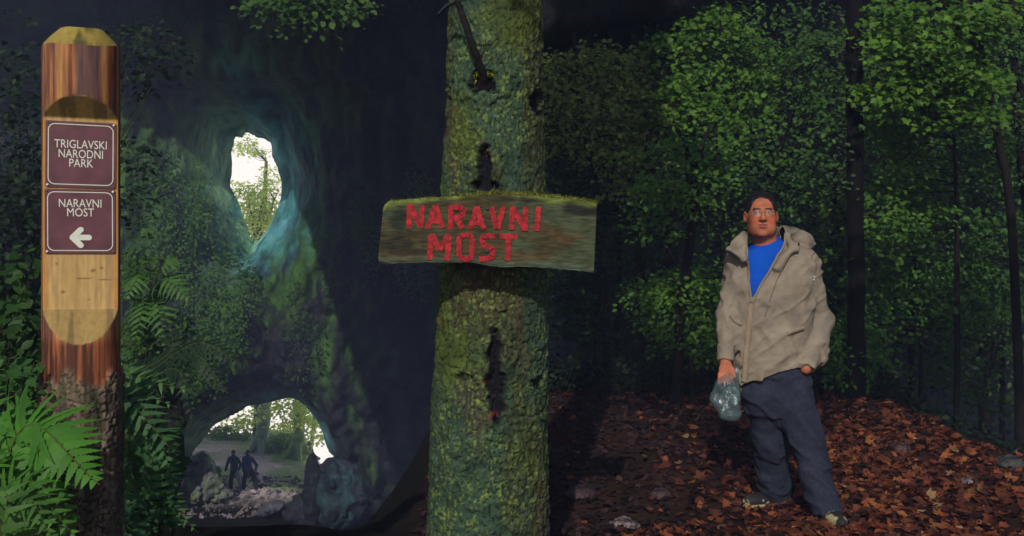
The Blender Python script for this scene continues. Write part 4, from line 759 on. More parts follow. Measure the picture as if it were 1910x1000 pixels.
# ================================================================ the two walkers under the arch
def walker(label, hx, hy, D, jc, lc, rc, arms, legs, lean=0.0):
    k = D / FPX; foot = at(hx, 916, D); O = np.array([foot[0], D, float(gz(foot[0], D))])
    # keep the feet on the ground: slide along the line of sight until the ground meets it
    for _ in range(8):
        z_ = float(gz(O[0], O[1])); Y = (CAMZ - z_) * FPX / (916 - 500); O = np.array([(hx - 955) * Y / FPX, Y, z_])
    r_ = thing('person', label, 'person', O, 'two walkers under the rock arch')
    s = SDF((-0.7, -0.5, -0.05), (0.7, 0.5, 1.9), 0.018); hp = np.array([0, 0, 0.93]); ch = np.array([lean, 0, 1.40]); hd_ = np.array([lean, -0.02, 1.64])
    s.ell(hd_, (0.085, 0.10, 0.12), 0.0).ell(hd_ + (0, -0.105, -0.01), (0.018, 0.02, 0.025), 0.02).cap(hd_ + (0, 0, -0.1), ch, 0.055, 0.07, k=0.03); s.cap(ch, hp, 0.13, 0.12, k=0.05)
    for a_ in arms: s.cap(ch + a_[0], np.array(a_[1]), 0.05, 0.04).cap(a_[1], a_[2], 0.04, 0.03); s.ell(a_[2], (0.035, 0.035, 0.06), 0.02)
    for l_ in legs: s.cap(hp + l_[0], np.array(l_[1]), 0.08, 0.055).cap(l_[1], l_[2], 0.055, 0.035); s.ell(np.array(l_[2]) + (0, -0.07, 0), (0.04, 0.12, 0.035), 0.03)
    V, F = s.mesh(); mesh_obj('body', V, F, M_skin, np.tile((0.30, 0.13, 0.09), (len(V), 1)), parent=r_)
    s = SDF((-0.7, -0.5, 0.7), (0.7, 0.5, 1.6), 0.018); s.cap(ch + (-0.14, 0, 0), ch + (0.14, 0, 0), 0.085, k=0).cap(ch, hp + (0, 0, -0.03), 0.16, 0.17, k=0.08)
    for a_ in arms: s.cap(ch + a_[0], np.array(a_[1]), 0.075, 0.065, k=0.03).cap(a_[1], a_[2], 0.065, 0.05, k=0.02, flat=True)
    s.disp(lambda p: 0.02 * (fbm(p * 11, 2, 140) - 0.5), 0.06); V, F = s.mesh(); mesh_obj('jacket', V, F, M_cloth, mixc(np.asarray(jc) * 0.6, np.asarray(jc) * 1.3, fbm(V * 7, 2, 141)), parent=r_)
    for l_, c in zip(legs, (lc, rc)):
        s = SDF((-0.7, -0.6, 0.02), (0.7, 0.6, 1.1), 0.018); s.cap(hp + l_[0] * np.array((0.6, 1, 1)), np.array(l_[1]), 0.125, 0.09, k=0).cap(l_[1], l_[2], 0.09, 0.075, k=0.02, flat=True); s.disp(lambda p: 0.014 * (fbm(p * 12, 2, 143) - 0.5), 0.05); V, F = s.mesh(); mesh_obj('trouser_leg', V, F, M_denim, np.tile(c, (len(V), 1)), parent=r_)
    s = SDF(hd_ - 0.2, hd_ + 0.2, 0.014); s.ell(hd_ + (0, 0.02, 0.035), (0.095, 0.105, 0.105), 0); s.ell(hd_ + (0, -0.12, -0.02), (0.09, 0.09, 0.1), 0.01, op='sub'); V, F = s.mesh(); mesh_obj('hair', V, F, M_hair, np.tile((0.015, 0.013, 0.015), (len(V), 1)), parent=r_)
v3 = lambda *a: np.array(a, float)
walker('left one of two small walkers under the arch, dark jacket, one pale trouser leg', 438, 916, 42, (0.06, 0.11, 0.18), (0.03, 0.045, 0.065), (0.40, 0.50, 0.62), [(v3(-0.18, 0, 0), v3(-0.33, -0.02, 1.14), v3(-0.34, -0.2, 0.92)), (v3(0.18, 0, 0), v3(0.26, 0, 1.12), v3(0.22, -0.15, 0.95))], [(v3(-0.10, 0, 0), v3(-0.16, -0.05, 0.48), v3(-0.17, 0.05, 0.07)), (v3(0.10, 0, 0), v3(0.20, -0.08, 0.5), v3(0.28, 0.05, 0.07))], -0.06)
walker('right one of two small walkers under the arch, navy jacket, hand at the hip', 464, 916, 42, (0.06, 0.12, 0.24), (0.025, 0.035, 0.055), (0.03, 0.04, 0.06), [(v3(-0.18, 0, 0), v3(-0.24, 0, 1.1), v3(-0.2, -0.1, 0.85)), (v3(0.18, 0, 0), v3(0.35, -0.05, 1.13), v3(0.34, -0.2, 0.90))], [(v3(-0.10, 0, 0), v3(-0.18, -0.05, 0.48), v3(-0.24, 0.05, 0.07)), (v3(0.10, 0, 0), v3(0.30, -0.14, 0.52), v3(0.32, 0.0, 0.07))], -0.04)

# ================================================================ FERNS
def frond(m, P, width, npin, c0, c1, tilt, lob=7, seed=0):
    """P: rachis points. Pinnae taper to the tip; each pinna is toothed."""
    P = np.asarray(P, float); n = len(P); T = norm(np.gradient(P, axis=0)); up = norm(np.asarray(tilt, float)); Sd = norm(np.cross(T, up)); Up = norm(np.cross(Sd, T))
    r_ = np.random.default_rng(seed); m.add(*tube(P, np.linspace(0.0032, 0.0008, n) * max(width / 0.12, 0.6), 5, False), (0.10, 0.13, 0.03))
    prof_ = []                             # one toothed pinna (half outlines)
    k = lob * 2 + 1; t = np.linspace(0, 1, k); hw = 0.108 * (1 - t ** 1.7) * np.where(np.arange(k) % 2 == 0, 0.82, 1.08); hw[-1] = 0.0; hw[0] = 0.06
    Vt = np.concatenate([np.c_[t, 0 * t, 0.0 * t], np.c_[t + 0.02, hw, -0.10 * hw + 0 * t], np.c_[t + 0.02, -hw, -0.10 * hw]]); i = np.arange(k - 1)
    Ft = np.concatenate([np.c_[i, i + 1, i + 1 + k, i + k], np.c_[i, i + 2 * k, i + 1 + 2 * k, i + 1]])
    for s in (-1, 1):
        f = (np.arange(npin) + 0.25 * (s > 0)) / npin; f = 0.10 + 0.895 * f; L = width * np.interp(f, [0, 0.1, 0.3, 0.55, 0.8, 1.0], [0.35, 0.55, 0.95, 1.0, 0.6, 0.05]) * (0.93 + 0.14 * r_.random(npin))
        gi = f * (n - 1); j = np.minimum(gi.astype(int), n - 2); fr_ = (gi - j)[:, None]; B = P[j] * (1 - fr_) + P[j + 1] * fr_
        Tf = T[j]; D = norm(s * Sd[j] + Tf * (0.35 + 0.25 * f[:, None]) + Up[j] * (-0.12 + 0.1 * r_.normal(size=(npin, 1)))); Nn = norm(Up[j] + 0.12 * r_.normal(size=(npin, 3))); Yv = norm(np.cross(Nn, D)); Nn = np.cross(D, Yv)
        bend = np.linspace(0, 1, 1)
        wloc = np.minimum(L, 1.0); Vp = B[:, None] + D[:, None] * (Vt[None, :, :1] * L[:, None, None]) + Yv[:, None] * (Vt[None, :, 1:2] * (0.55 * L + 0.45 * width * 0.9)[:, None, None]) + Nn[:, None] * ((Vt[None, :, 2:3] - 0.22 * Vt[None, :, :1] ** 2) * L[:, None, None])
        Fp = Ft[None] + (np.arange(npin) * len(Vt))[:, None, None]; m.add(Vp.reshape(-1, 3), Fp.reshape(-1, 4) if s > 0 else Fp.reshape(-1, 4)[:, ::-1], mixc(c0, c1, np.repeat(r_.random(npin) * 0.7 + 0.3 * f, len(Vt))))
G0, G1 = (0.055, 0.15, 0.03), (0.10, 0.24, 0.045)
def fern(label, base, fronds, group=None, c0=G0, c1=G1, big=True, lob=7):
    """fronds: list of (mid point, tip point, width, pinna pairs) in world space"""
    base = np.asarray(base, float); r_ = thing('fern', label, 'fern', base, group)
    for k, (md_, tp, wd, npn) in enumerate(fronds):
        m = MB(); P = spline([base, base * 0.45 + np.asarray(md_) * 0.55 + (0, 0, 0.03), md_, tp], 26); vd = norm(np.array([0, -0.75, 0.8])); frond(m, P, wd, npn, c0, c1, vd, lob, int(rng.integers(9999))); o = m.build('frond', M_leaf, r_, base)
    return r_
def gpt(px, py, Y): return at(px, py, Y)
def groundpt(x, y): return np.array([x, y, float(gz(x, y)) - 0.02])
# the big fern in the lower left corner, in front of the post
fern('large bright green fern arching over the foot of the post in the lower left corner', groundpt(-1.30, 2.22), [
    (gpt(40, 800, 2.25), gpt(186, 905, 2.12), 0.18, 38), (gpt(-20, 790, 2.3), gpt(150, 985, 2.2), 0.15, 36), (gpt(30, 780, 2.35), gpt(128, 792, 2.45), 0.10, 22), (gpt(20, 900, 2.15), gpt(150, 1010, 2.05), 0.10, 24), (gpt(-60, 850, 2.2), gpt(-10, 1010, 2.1), 0.12, 24), (gpt(-60, 760, 2.5), gpt(-150, 760, 2.6), 0.12, 22)], c0=(0.045, 0.16, 0.018), c1=(0.095, 0.27, 0.032))
fern('narrow fern frond rising behind the big fern to the left edge of the post', groundpt(-1.42, 2.75), [(gpt(-20, 830, 2.72), gpt(84, 700, 2.85), 0.075, 22), (gpt(-20, 740, 2.8), gpt(60, 690, 2.95), 0.06, 18), (gpt(-60, 700, 2.8), gpt(-90, 640, 2.9), 0.08, 20)], c0=(0.04, 0.11, 0.022), c1=(0.07, 0.17, 0.03))
fern('low dark fern under the big fern at the bottom left edge', groundpt(-1.28, 2.0), [(gpt(30, 935, 2.1), gpt(100, 1005, 2.0), 0.09, 20), (gpt(10, 950, 2.05), gpt(-20, 920, 2.1), 0.08, 18), (gpt(60, 960, 2.1), gpt(130, 1000, 2.15), 0.07, 18)], c0=(0.045, 0.12, 0.025), c1=(0.08, 0.19, 0.035))
fern('tall pale fern frond bending down right beside the post', groundpt(-1.36, 3.7), [(gpt(222, 735, 3.55), gpt(330, 850, 3.4), 0.17, 26), (gpt(240, 690, 3.6), gpt(232, 640, 3.7), 0.08, 16), (gpt(290, 800, 3.5), gpt(325, 905, 3.4), 0.12, 22)], c0=(0.04, 0.115, 0.04), c1=(0.075, 0.18, 0.06))
fern('dim feathery fern hanging over the upper left of the lower rock opening', groundpt(-2.55, 6.0), [(gpt(360, 660, 5.8), gpt(425, 735, 5.6), 0.16, 24), (gpt(370, 640, 5.8), gpt(450, 680, 5.7), 0.16, 22), (gpt(330, 690, 5.7), gpt(360, 790, 5.5), 0.14, 22), (gpt(320, 650, 5.9), gpt(300, 560, 6.1), 0.16, 20)], c0=(0.012, 0.03, 0.013), c1=(0.022, 0.05, 0.02))
fern('broad fern on the bank to the right of the park name plates', at(255, 660, 7.9), [(gpt(300, 520, 7.0), gpt(355, 560, 6.8), 0.22, 24), (gpt(265, 510, 7.0), gpt(232, 560, 6.8), 0.20, 22), (gpt(300, 500, 7.0), gpt(330, 480, 7.0), 0.18, 20), (gpt(290, 560, 7.0), gpt(310, 650, 6.7), 0.22, 22), (gpt(270, 560, 7.0), gpt(250, 640, 6.7), 0.20, 22)], c0=(0.05, 0.13, 0.03), c1=(0.10, 0.22, 0.045))
for k, (lab, bx_, by_, tips, wd) in enumerate([
    ('fern clump hanging low on the bank above the pale frond', -2.62, 5.6, [(330, 760), (280, 770), (360, 730)], 0.18),
    ('low fern at the bottom of the picture just right of the post', -1.56, 4.1, [(270, 965), (330, 995), (300, 940), (240, 985)], 0.15),
    ('small dark fern by the bottom edge left of the lower opening', -1.98, 5.0, [(320, 965), (370, 995), (300, 950), (345, 985)], 0.15)]):
    b_ = groundpt(bx_, by_); fs = []
    for px, py in tips:
        tp = at(px, py, by_ - 0.25); md_ = (b_ + tp) / 2 + (0, -0.05, 0.22); fs.append((md_, tp, wd * (0.8 + 0.3 * rng.random()), 20))
    q = 1.15
    fern(lab, b_, fs, 'ferns on the left bank', c0=(0.05 * q, 0.12 * q, 0.03 * q), c1=(0.085 * q, 0.19 * q, 0.045 * q), lob=5)

M_thin = mat('thin_spring_leaf', 0.5, 9, 0.2, 0, trans=0.75, spec=0.3)
# ================================================================ BROADLEAF TREES AND BUSHES
beech = np.array([(0, 0, 0), (-0.30, 0.30, 0.07), (-0.30, 0.66, 0.05), (0, 1, -0.06), (0.30, 0.66, 0.05), (0.30, 0.30, 0.07), (0, 0.5, -0.02)], float)
beechF = np.array([(0, 6, 1), (1, 6, 2), (2, 6, 3), (3, 6, 4), (4, 6, 5), (5, 6, 0)])
mo_ = [(0, 0.02), (-0.18, 0.10), (-0.48, 0.16), (-0.30, 0.34), (-0.55, 0.58), (-0.24, 0.60), (-0.16, 0.80), (0, 1.0), (0.16, 0.80), (0.24, 0.60), (0.55, 0.58), (0.30, 0.34), (0.48, 0.16), (0.18, 0.10)]
maple = np.array([(x_, y_, 0.10 * abs(x_) - 0.10 * y_ * y_) for x_, y_ in mo_] + [(0, 0.35, -0.02)]); mk = len(mo_); mapleF = np.array([((i + 1) % mk, i, mk) for i in range(mk)])
def leaves(m, C_, rad, n, size, kind, c0, c1, flat=0.25, face=(0, -0.55, 0.85), jit=0.45):
    """sprays: C_ (k,3) centres, each a thin slanted tier of n leaves"""
    C_ = np.asarray(C_, float); k = len(C_); Nt = norm(np.array([0, -0.25, 1.0]) + rng.normal(size=(k, 3)) * 0.22)
    r_ = rad * np.sqrt(rng.random((k, n))); a_ = rng.random((k, n)) * 2 * pi; X = norm(np.cross(Nt, (0, 1.0, 0.1))); Y = np.cross(Nt, X)
    P = C_[:, None] + X[:, None] * (r_ * np.cos(a_))[..., None] + Y[:, None] * (r_ * np.sin(a_))[..., None] + Nt[:, None] * (rng.normal(size=(k, n, 1)) * rad * flat * 0.5) - np.array([0, 0, 1]) * (r_ ** 2 / rad * 0.25)[..., None]
    out = norm(P - C_[:, None] + 1e-4); P = P.reshape(-1, 3); nn_ = len(P)
    Nn = norm(np.asarray(face) + rng.normal(size=(nn_, 3)) * jit); D = norm(out.reshape(-1, 3) + rng.normal(size=(nn_, 3)) * 0.5 + (0, 0, -0.35)); R = frames(Nn, D)
    Vt, Ft = (beech, beechF) if kind == 'beech' else (maple, mapleF)
    V, F = instance(Vt, Ft, P, R, size * (0.65 + 0.6 * rng.random(nn_)))
    tone = np.clip(0.5 * np.repeat(rng.random(k), n) + 0.5 * rng.random(nn_), 0, 1); m.add(V, F, np.repeat(mixc(c0, c1, tone), len(Vt), 0))
def limb_path(a, b, sag, n=10):
    a = np.asarray(a, float); b = np.asarray(b, float); md_ = (a + b) / 2 + rng.normal(size=3) * np.linalg.norm(b - a) * 0.06 + (0, 0, sag); return spline([a, md_, b], n)
def tree(name, label, cat, trunk, r0, r1, sprays, rad, n, size, kind, c0, c1, group, bark=(0.014, 0.011, 0.010), limbs=1.0, forks=(), **kw):
    trunk = np.asarray(trunk, float); base = trunk[0]; t_ = thing(name, label, cat, base, group); P = spline(trunk, 30); Lk = np.linspace(0, 1, 30)
    P[2:] += rng.normal(size=(28, 3)) * r0 * 0.06; R_ = r0 + (r1 - r0) * Lk; R_[0:3] *= (1.35, 1.2, 1.08)
    m = MB(); m.add(*tube(P, R_, 10), mixc(np.asarray(bark) * 0.6, np.asarray(bark) * 1.4, rng.random(302)))
    for f_ in forks: m.add(*tube(spline(f_[0], 16), np.linspace(f_[1], f_[2], 16), 8), bark)
    sprays = np.asarray(sprays, float); src = np.concatenate([P[10:]] + [spline(f_[0], 16)[4:] for f_ in forks])
    for c in sprays[rng.random(len(sprays)) < limbs]:
        low = src[src[:, 2] < c[2] + 0.3]; low = low if len(low) else src; q = low[np.argmin(np.linalg.norm((low - c) * (1, 1, 1.4), axis=1))]; d_ = np.linalg.norm(c - q); m.add(*tube(limb_path(q, c, 0.06 * d_, 7), np.linspace(max(0.006, min(r1, 0.011 * d_)), 0.003, 7), 5, False), bark)
    m.build('trunk', M_bark, t_, base); m = MB(); leaves(m, sprays, rad, n, size, kind, c0, c1, **kw); m.build('crown', M_thin if 'beyond' in group else M_leaf, t_, base); return t_
def cloud(ells, n, seed=None):            # spray centres in pixel-traced ellipses given real depth
    out = []; wts = np.array([e[2] * e[3] for e in ells], float); wts /= wts.sum()
    for e, w_ in zip(ells, wts):
        k = max(1, int(round(n * w_))); r_ = np.where(rng.random(k) < 0.75, np.sqrt(rng.random(k)), np.abs(rng.normal(size=k)) * 0.75 + 0.25); a_ = rng.random(k) * 2 * pi
        for rr_, aa in zip(r_, a_): out.append(at(e[0] + e[2] * rr_ * cos(aa), e[1] + e[3] * rr_ * sin(aa), e[4] + rng.uniform(-1, 1) * e[5]))
    return np.array(out)
def gb(px, Y): x_ = (px - 955) * Y / FPX; return np.array([x_, Y, float(gz(x_, Y)) - 0.05])
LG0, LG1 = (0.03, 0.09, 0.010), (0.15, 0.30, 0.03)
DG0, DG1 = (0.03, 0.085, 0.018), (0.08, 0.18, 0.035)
GRP = 'leafy trees behind the path'
tree('sapling', 'forked dark sapling with thin limbs in a Y, left of the man', 'tree', [gb(1262, 9.6), at(1268, 600, 9.6), at(1284, 470, 9.6), at(1294, 380, 9.6), at(1297, 318, 9.6)], 0.06, 0.04,
     cloud([(1275, 330, 62, 55, 9.6, 0.6), (1330, 300, 40, 45, 9.7, 0.5), (1240, 400, 40, 50, 9.7, 0.5), (1290, 270, 70, 25, 9.7, 0.5)], 60), 0.28, 34, 0.058, 'beech', (0.04, 0.11, 0.016), (0.13, 0.27, 0.035), GRP, limbs=0.5,
     forks=[([at(1297, 318, 9.6), at(1286, 300, 9.55), at(1278, 270, 9.5), at(1262, 240, 9.5)], 0.035, 0.015), ([at(1297, 318, 9.6), at(1305, 298, 9.6), at(1310, 270, 9.6), at(1325, 235, 9.65)], 0.035, 0.015), ([at(1290, 400, 9.6), at(1330, 340, 9.7), at(1338, 290, 9.7), at(1333, 240, 9.7)], 0.03, 0.012), ([at(1275, 400, 9.6), at(1281, 340, 9.55), at(1283, 300, 9.5)], 0.02, 0.01)])
tree('broadleaf_tree', 'tall tree whose bright upper foliage fills the top middle above and left of the man', 'tree', [gb(1235, 13.2), at(1238, 500, 13.2), at(1280, 200, 13.2), at(1300, -40, 13.2)], 0.11, 0.05,
     cloud([(1310, 70, 80, 55, 13.2, 0.8), (1390, 130, 85, 50, 13.0, 0.8), (1260, 140, 65, 75, 13.2, 0.8), (1310, 205, 110, 60, 12.8, 0.8), (1440, 165, 45, 40, 13, 0.6), (1230, 240, 60, 60, 13, 0.7), (1320, 45, 60, 35, 13.4, 0.6)], 300), 0.36, 46, 0.075, 'maple', LG0, LG1, GRP, limbs=0.35)
tree('broadleaf_tree', 'dull yellow green tree with a slanting thin trunk right of the spruce', 'tree', [gb(1135, 12.0), at(1118, 420, 12), at(1098, 290, 12), at(1080, 180, 12), at(1070, 60, 12)], 0.05, 0.025,
     cloud([(1065, 160, 50, 55, 12, 0.7), (1120, 110, 55, 40, 12.2, 0.7), (1165, 200, 70, 80, 12.2, 0.8), (1090, 240, 60, 60, 12, 0.7), (1180, 310, 60, 60, 12, 0.7)], 160), 0.34, 40, 0.065, 'beech', (0.09, 0.14, 0.025), (0.22, 0.29, 0.055), GRP, limbs=0.4)
tree('bush', 'bright low bush touching the left sleeve edge of the man, above the dead leaves', 'bush', [gb(1290, 10.2), at(1290, 600, 10.2), at(1285, 520, 10.2)], 0.03, 0.012,
     cloud([(1285, 535, 65, 45, 10.0, 0.5), (1310, 610, 55, 55, 10.0, 0.5), (1240, 560, 40, 50, 10.2, 0.5)], 100), 0.26, 38, 0.055, 'beech', LG0, LG1, GRP, limbs=0.4)
tree('broadleaf_tree', 'bright maple spreading its tiered foliage over the upper right corner', 'tree', [gb(1905, 9.2), at(1890, 450, 9.2), at(1850, 200, 9.2), at(1800, -40, 9.2)], 0.045, 0.03,
     cloud([(1840, 20, 50, 30, 9.0, 0.4), (1720, 70, 60, 60, 9.0, 0.5), (1650, 40, 40, 35, 9.2, 0.5), (1740, 120, 60, 40, 9.0, 0.5), (1800, 110, 25, 80, 9, 0.4), (1830, 50, 25, 50, 9.1, 0.4), (1790, 170, 60, 40, 9.0, 0.5), (1700, 165, 80, 30, 9.2, 0.5)], 150), 0.28, 40, 0.062, 'maple', LG0, LG1, GRP, limbs=0.3)
tree('broadleaf_tree', 'dimmer leafy tree along the right edge of the photo', 'tree', [gb(1925, 10.5), at(1925, 500, 10.5), at(1900, 250, 10.5), at(1890, -40, 10.5)], 0.07, 0.03,
     cloud([(1885, 100, 40, 60, 10.4, 0.6), (1865, 225, 55, 45, 10.4, 0.6), (1890, 320, 35, 40, 10.5, 0.5), (1860, 430, 50, 40, 10.5, 0.5), (1830, 530, 70, 40, 10.5, 0.5), (1900, 20, 30, 30, 10.4, 0.4)], 85), 0.32, 36, 0.065, 'beech', DG0, DG1, GRP, limbs=0.3)
tree('sapling', 'thin upright sapling with leafy tiers low down in the right part of the photo', 'tree', [gb(1785, 10.0), at(1785, 600, 10), at(1784, 400, 10), at(1780, 260, 10)], 0.035, 0.016,
     cloud([(1665, 385, 50, 45, 9.8, 0.5), (1720, 330, 60, 25, 9.9, 0.5), (1640, 440, 40, 40, 9.8, 0.5), (1730, 400, 40, 30, 10, 0.4), (1660, 265, 40, 40, 10, 0.5), (1690, 220, 70, 30, 10, 0.5)], 85), 0.26, 36, 0.058, 'beech', (0.04, 0.11, 0.016), (0.13, 0.27, 0.035), GRP, limbs=0.25)
tree('sapling', 'slender sapling with fine scattered leaves across the middle of the right part', 'tree', [gb(1715, 10.8), at(1718, 650, 10.8), at(1712, 520, 10.8), at(1706, 480, 10.8)], 0.025, 0.01,
     cloud([(1650, 540, 60, 40, 10.6, 0.5), (1740, 540, 70, 40, 10.8, 0.5), (1700, 490, 70, 30, 10.7, 0.5), (1640, 600, 50, 40, 10.6, 0.4), (1760, 600, 50, 25, 10.8, 0.4)], 75), 0.25, 32, 0.055, 'beech', (0.035, 0.10, 0.016), (0.10, 0.23, 0.03), GRP, limbs=0.3)
tree('bush', 'low bush at the man\'s left elbow beside the dark straight trunk', 'bush', [gb(1575, 9.9), at(1575, 680, 9.9), at(1570, 620, 9.9)], 0.02, 0.01,
     cloud([(1575, 635, 38, 35, 9.7, 0.4), (1570, 685, 45, 30, 9.7, 0.4), (1625, 660, 30, 30, 9.8, 0.4)], 50), 0.20, 34, 0.052, 'beech', LG0, (0.10, 0.23, 0.03), GRP, limbs=0.4)
tree('broadleaf_tree', 'straight dark slim trunk from path to top right of the man, few leaves', 'tree', [gb(1598, 9.3), at(1597, 600, 9.3), at(1595, 300, 9.3), at(1592, -60, 9.3)], 0.085, 0.075,
     cloud([(1500, 120, 50, 60, 9.3, 0.5), (1560, 220, 40, 60, 9.3, 0.5), (1500, 260, 45, 60, 9.4, 0.5), (1545, 90, 40, 50, 9.4, 0.5), (1545, 350, 35, 50, 9.4, 0.5), (1560, 470, 30, 40, 9.4, 0.4)], 42), 0.30, 11, 0.06, 'beech', DG0, (0.09, 0.19, 0.03), GRP, bark=(0.006, 0.005, 0.006), limbs=0.2)
tree('broadleaf_tree', 'nearly bare dark trunk in deep shade between the spruce and the forked sapling', 'tree', [gb(1190, 11.4), at(1192, 500, 11.4), at(1196, 400, 11.4), at(1210, 250, 11.4)], 0.07, 0.03,
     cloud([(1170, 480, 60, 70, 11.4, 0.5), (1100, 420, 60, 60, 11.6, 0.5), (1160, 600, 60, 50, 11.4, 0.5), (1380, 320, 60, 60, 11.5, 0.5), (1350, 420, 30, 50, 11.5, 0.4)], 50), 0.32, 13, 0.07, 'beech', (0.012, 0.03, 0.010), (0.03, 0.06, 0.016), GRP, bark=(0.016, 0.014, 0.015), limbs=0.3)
# unseen beech added on the right to dapple the ground and lower foliage
sp = np.stack([rng.uniform(-0.2, 4.6, 85), rng.uniform(0.8, 2.9, 85), rng.uniform(4.3, 5.4, 85)], 1)
tree('broadleaf_tree', 'unseen beech added to shade the path from the right', 'tree', [(4.9, 3.0, float(gz(4.9, 3.0)) - 0.1), (4.8, 3.0, 2.5), (4.5, 2.8, 4.6), (4.0, 2.6, 7.0)], 0.16, 0.08, sp, 0.42, 44, 0.085, 'beech', DG0, DG1, GRP, limbs=0.8)
# a thicket of hazel and beech fills the gaps between the trees
for k, (lab, px, Y, cl, n_) in enumerate([
    ('dense shaded thicket between the spruce and the forked sapling', 1150, 12.8, [(1080, 330, 70, 120, 12.8, 0.8), (1170, 430, 90, 110, 12.8, 0.8), (1100, 560, 80, 90, 12.8, 0.7), (1200, 620, 60, 70, 12.6, 0.6), (1060, 200, 40, 90, 12.8, 0.6), (1150, 690, 110, 40, 12.2, 0.4)], 200),
    ('dense thicket right behind the man, between sapling and straight dark trunk', 1440, 12.4, [(1400, 300, 80, 100, 12.4, 0.8), (1500, 400, 80, 130, 12.4, 0.8), (1380, 480, 60, 100, 12.4, 0.7), (1520, 580, 60, 90, 12.2, 0.6), (1500, 160, 70, 100, 12.6, 0.7), (1500, 50, 90, 60, 12.6, 0.7), (1430, 690, 90, 40, 12.0, 0.4)], 250),
    ('dense thicket of small leaves behind the thin upright sapling', 1700, 12.0, [(1680, 300, 80, 120, 12.0, 0.8), (1770, 380, 80, 140, 12.0, 0.8), (1680, 520, 80, 90, 12.0, 0.7), (1800, 560, 90, 70, 12.0, 0.7), (1740, 660, 90, 50, 12.0, 0.5), (1640, 690, 80, 40, 11.8, 0.4), (1690, 130, 100, 90, 12.4, 0.6)], 250),
    ('dark thicket closing the view at the lower right edge', 1870, 12.6, [(1870, 300, 60, 160, 12.6, 0.8), (1860, 520, 70, 100, 12.6, 0.8), (1880, 680, 50, 80, 12.4, 0.6), (1820, 720, 60, 50, 12.0, 0.4), (1870, 130, 60, 100, 12.6, 0.6)], 150)]):
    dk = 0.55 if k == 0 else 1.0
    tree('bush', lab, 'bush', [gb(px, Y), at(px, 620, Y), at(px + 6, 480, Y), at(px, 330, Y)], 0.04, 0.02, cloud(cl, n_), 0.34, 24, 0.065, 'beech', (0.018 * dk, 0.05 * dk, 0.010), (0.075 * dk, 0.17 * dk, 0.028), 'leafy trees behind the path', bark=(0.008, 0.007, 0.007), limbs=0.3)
# trees in the gloom behind them
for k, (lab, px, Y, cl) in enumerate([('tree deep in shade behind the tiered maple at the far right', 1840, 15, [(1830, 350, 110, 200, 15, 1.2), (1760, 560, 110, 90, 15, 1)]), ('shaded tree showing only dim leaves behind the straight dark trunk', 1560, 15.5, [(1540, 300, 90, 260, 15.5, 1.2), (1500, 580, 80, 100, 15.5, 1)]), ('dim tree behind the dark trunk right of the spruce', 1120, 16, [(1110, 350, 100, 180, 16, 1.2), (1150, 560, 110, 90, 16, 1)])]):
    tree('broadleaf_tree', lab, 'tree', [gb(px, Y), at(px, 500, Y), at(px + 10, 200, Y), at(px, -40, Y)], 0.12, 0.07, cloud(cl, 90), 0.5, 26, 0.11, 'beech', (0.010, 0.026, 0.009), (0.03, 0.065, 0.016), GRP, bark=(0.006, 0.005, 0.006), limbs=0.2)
# foliage hanging from the rock roof over the opening, and leafy plants left of the post
def plant(label, base, cl, n, rad, nl, size, kind, c0, c1, group=None, **kw):
    b_ = np.asarray(base, float); sp = cloud(cl, n); t_ = thing('leafy_plant', label, 'plant', b_, group); m = MB()
    for c in sp[rng.random(len(sp)) < 0.5]: m.add(*tube(limb_path(b_, c, 0.05 * np.linalg.norm(c - b_), 8), np.linspace(0.008, 0.002, 8), 5, False), (0.035, 0.045, 0.02))
    m.build('stems', M_bark, t_, b_); m = MB(); leaves(m, sp, rad, nl, size, kind, c0, c1, **kw); m.build('foliage', M_leaf, t_, b_)
plant('green creeper hanging from the dark rock roof at the top left of the picture', at(590, -330, 13.2), [(605, 4, 60, 22, 13, 0.5), (510, 10, 30, 18, 13, 0.4), (590, 34, 22, 12, 13, 0.3)], 44, 0.34, 26, 0.11, 'beech', (0.03, 0.085, 0.015), (0.08, 0.16, 0.03))
plant('leafy dark plant with oval leaves at the left edge beside the post', groundpt(-1.75, 3.2), [(20, 560, 60, 90, 3.2, 0.2), (45, 620, 35, 50, 3.1, 0.15), (10, 690, 40, 40, 3.0, 0.15)], 36, 0.11, 12, 0.05, 'beech', (0.018, 0.05, 0.013), (0.05, 0.12, 0.025))
plant('round leaved weed between the fern fronds left of the post', groundpt(-1.40, 2.66), [(35, 690, 35, 22, 2.7, 0.08), (5, 705, 25, 15, 2.65, 0.08), (60, 730, 20, 20, 2.7, 0.06)], 12, 0.05, 5, 0.042, 'beech', (0.03, 0.095, 0.02), (0.06, 0.16, 0.03))
plant('low weed with rounded leaves at the bottom edge right of the post', groundpt(-1.22, 3.5), [(245, 985, 30, 18, 3.4, 0.1), (270, 945, 30, 20, 3.6, 0.1), (300, 880, 25, 30, 3.8, 0.1), (255, 840, 22, 40, 3.7, 0.1)], 26, 0.07, 7, 0.055, 'beech', (0.02, 0.07, 0.022), (0.045, 0.12, 0.04))
plant('shrub with small leaves on the bank between post and rock openings', groundpt(-2.9, 7.3), [(260, 500, 40, 40, 7.4, 0.3), (320, 650, 40, 60, 7.3, 0.3), (250, 600, 30, 50, 7.3, 0.3)], 40, 0.15, 20, 0.045, 'beech', (0.03, 0.08, 0.016), (0.08, 0.16, 0.03))
plant('dim leafy thicket in the dark behind the left edge of the post', groundpt(-4.2, 9.0), [(60, 250, 110, 170, 9.0, 0.6), (20, 430, 70, 90, 8.6, 0.5), (250, 330, 30, 90, 9.2, 0.4), (280, 110, 70, 70, 9.4, 0.4)], 150, 0.24, 20, 0.07, 'beech', (0.006, 0.016, 0.008), (0.022, 0.05, 0.018))
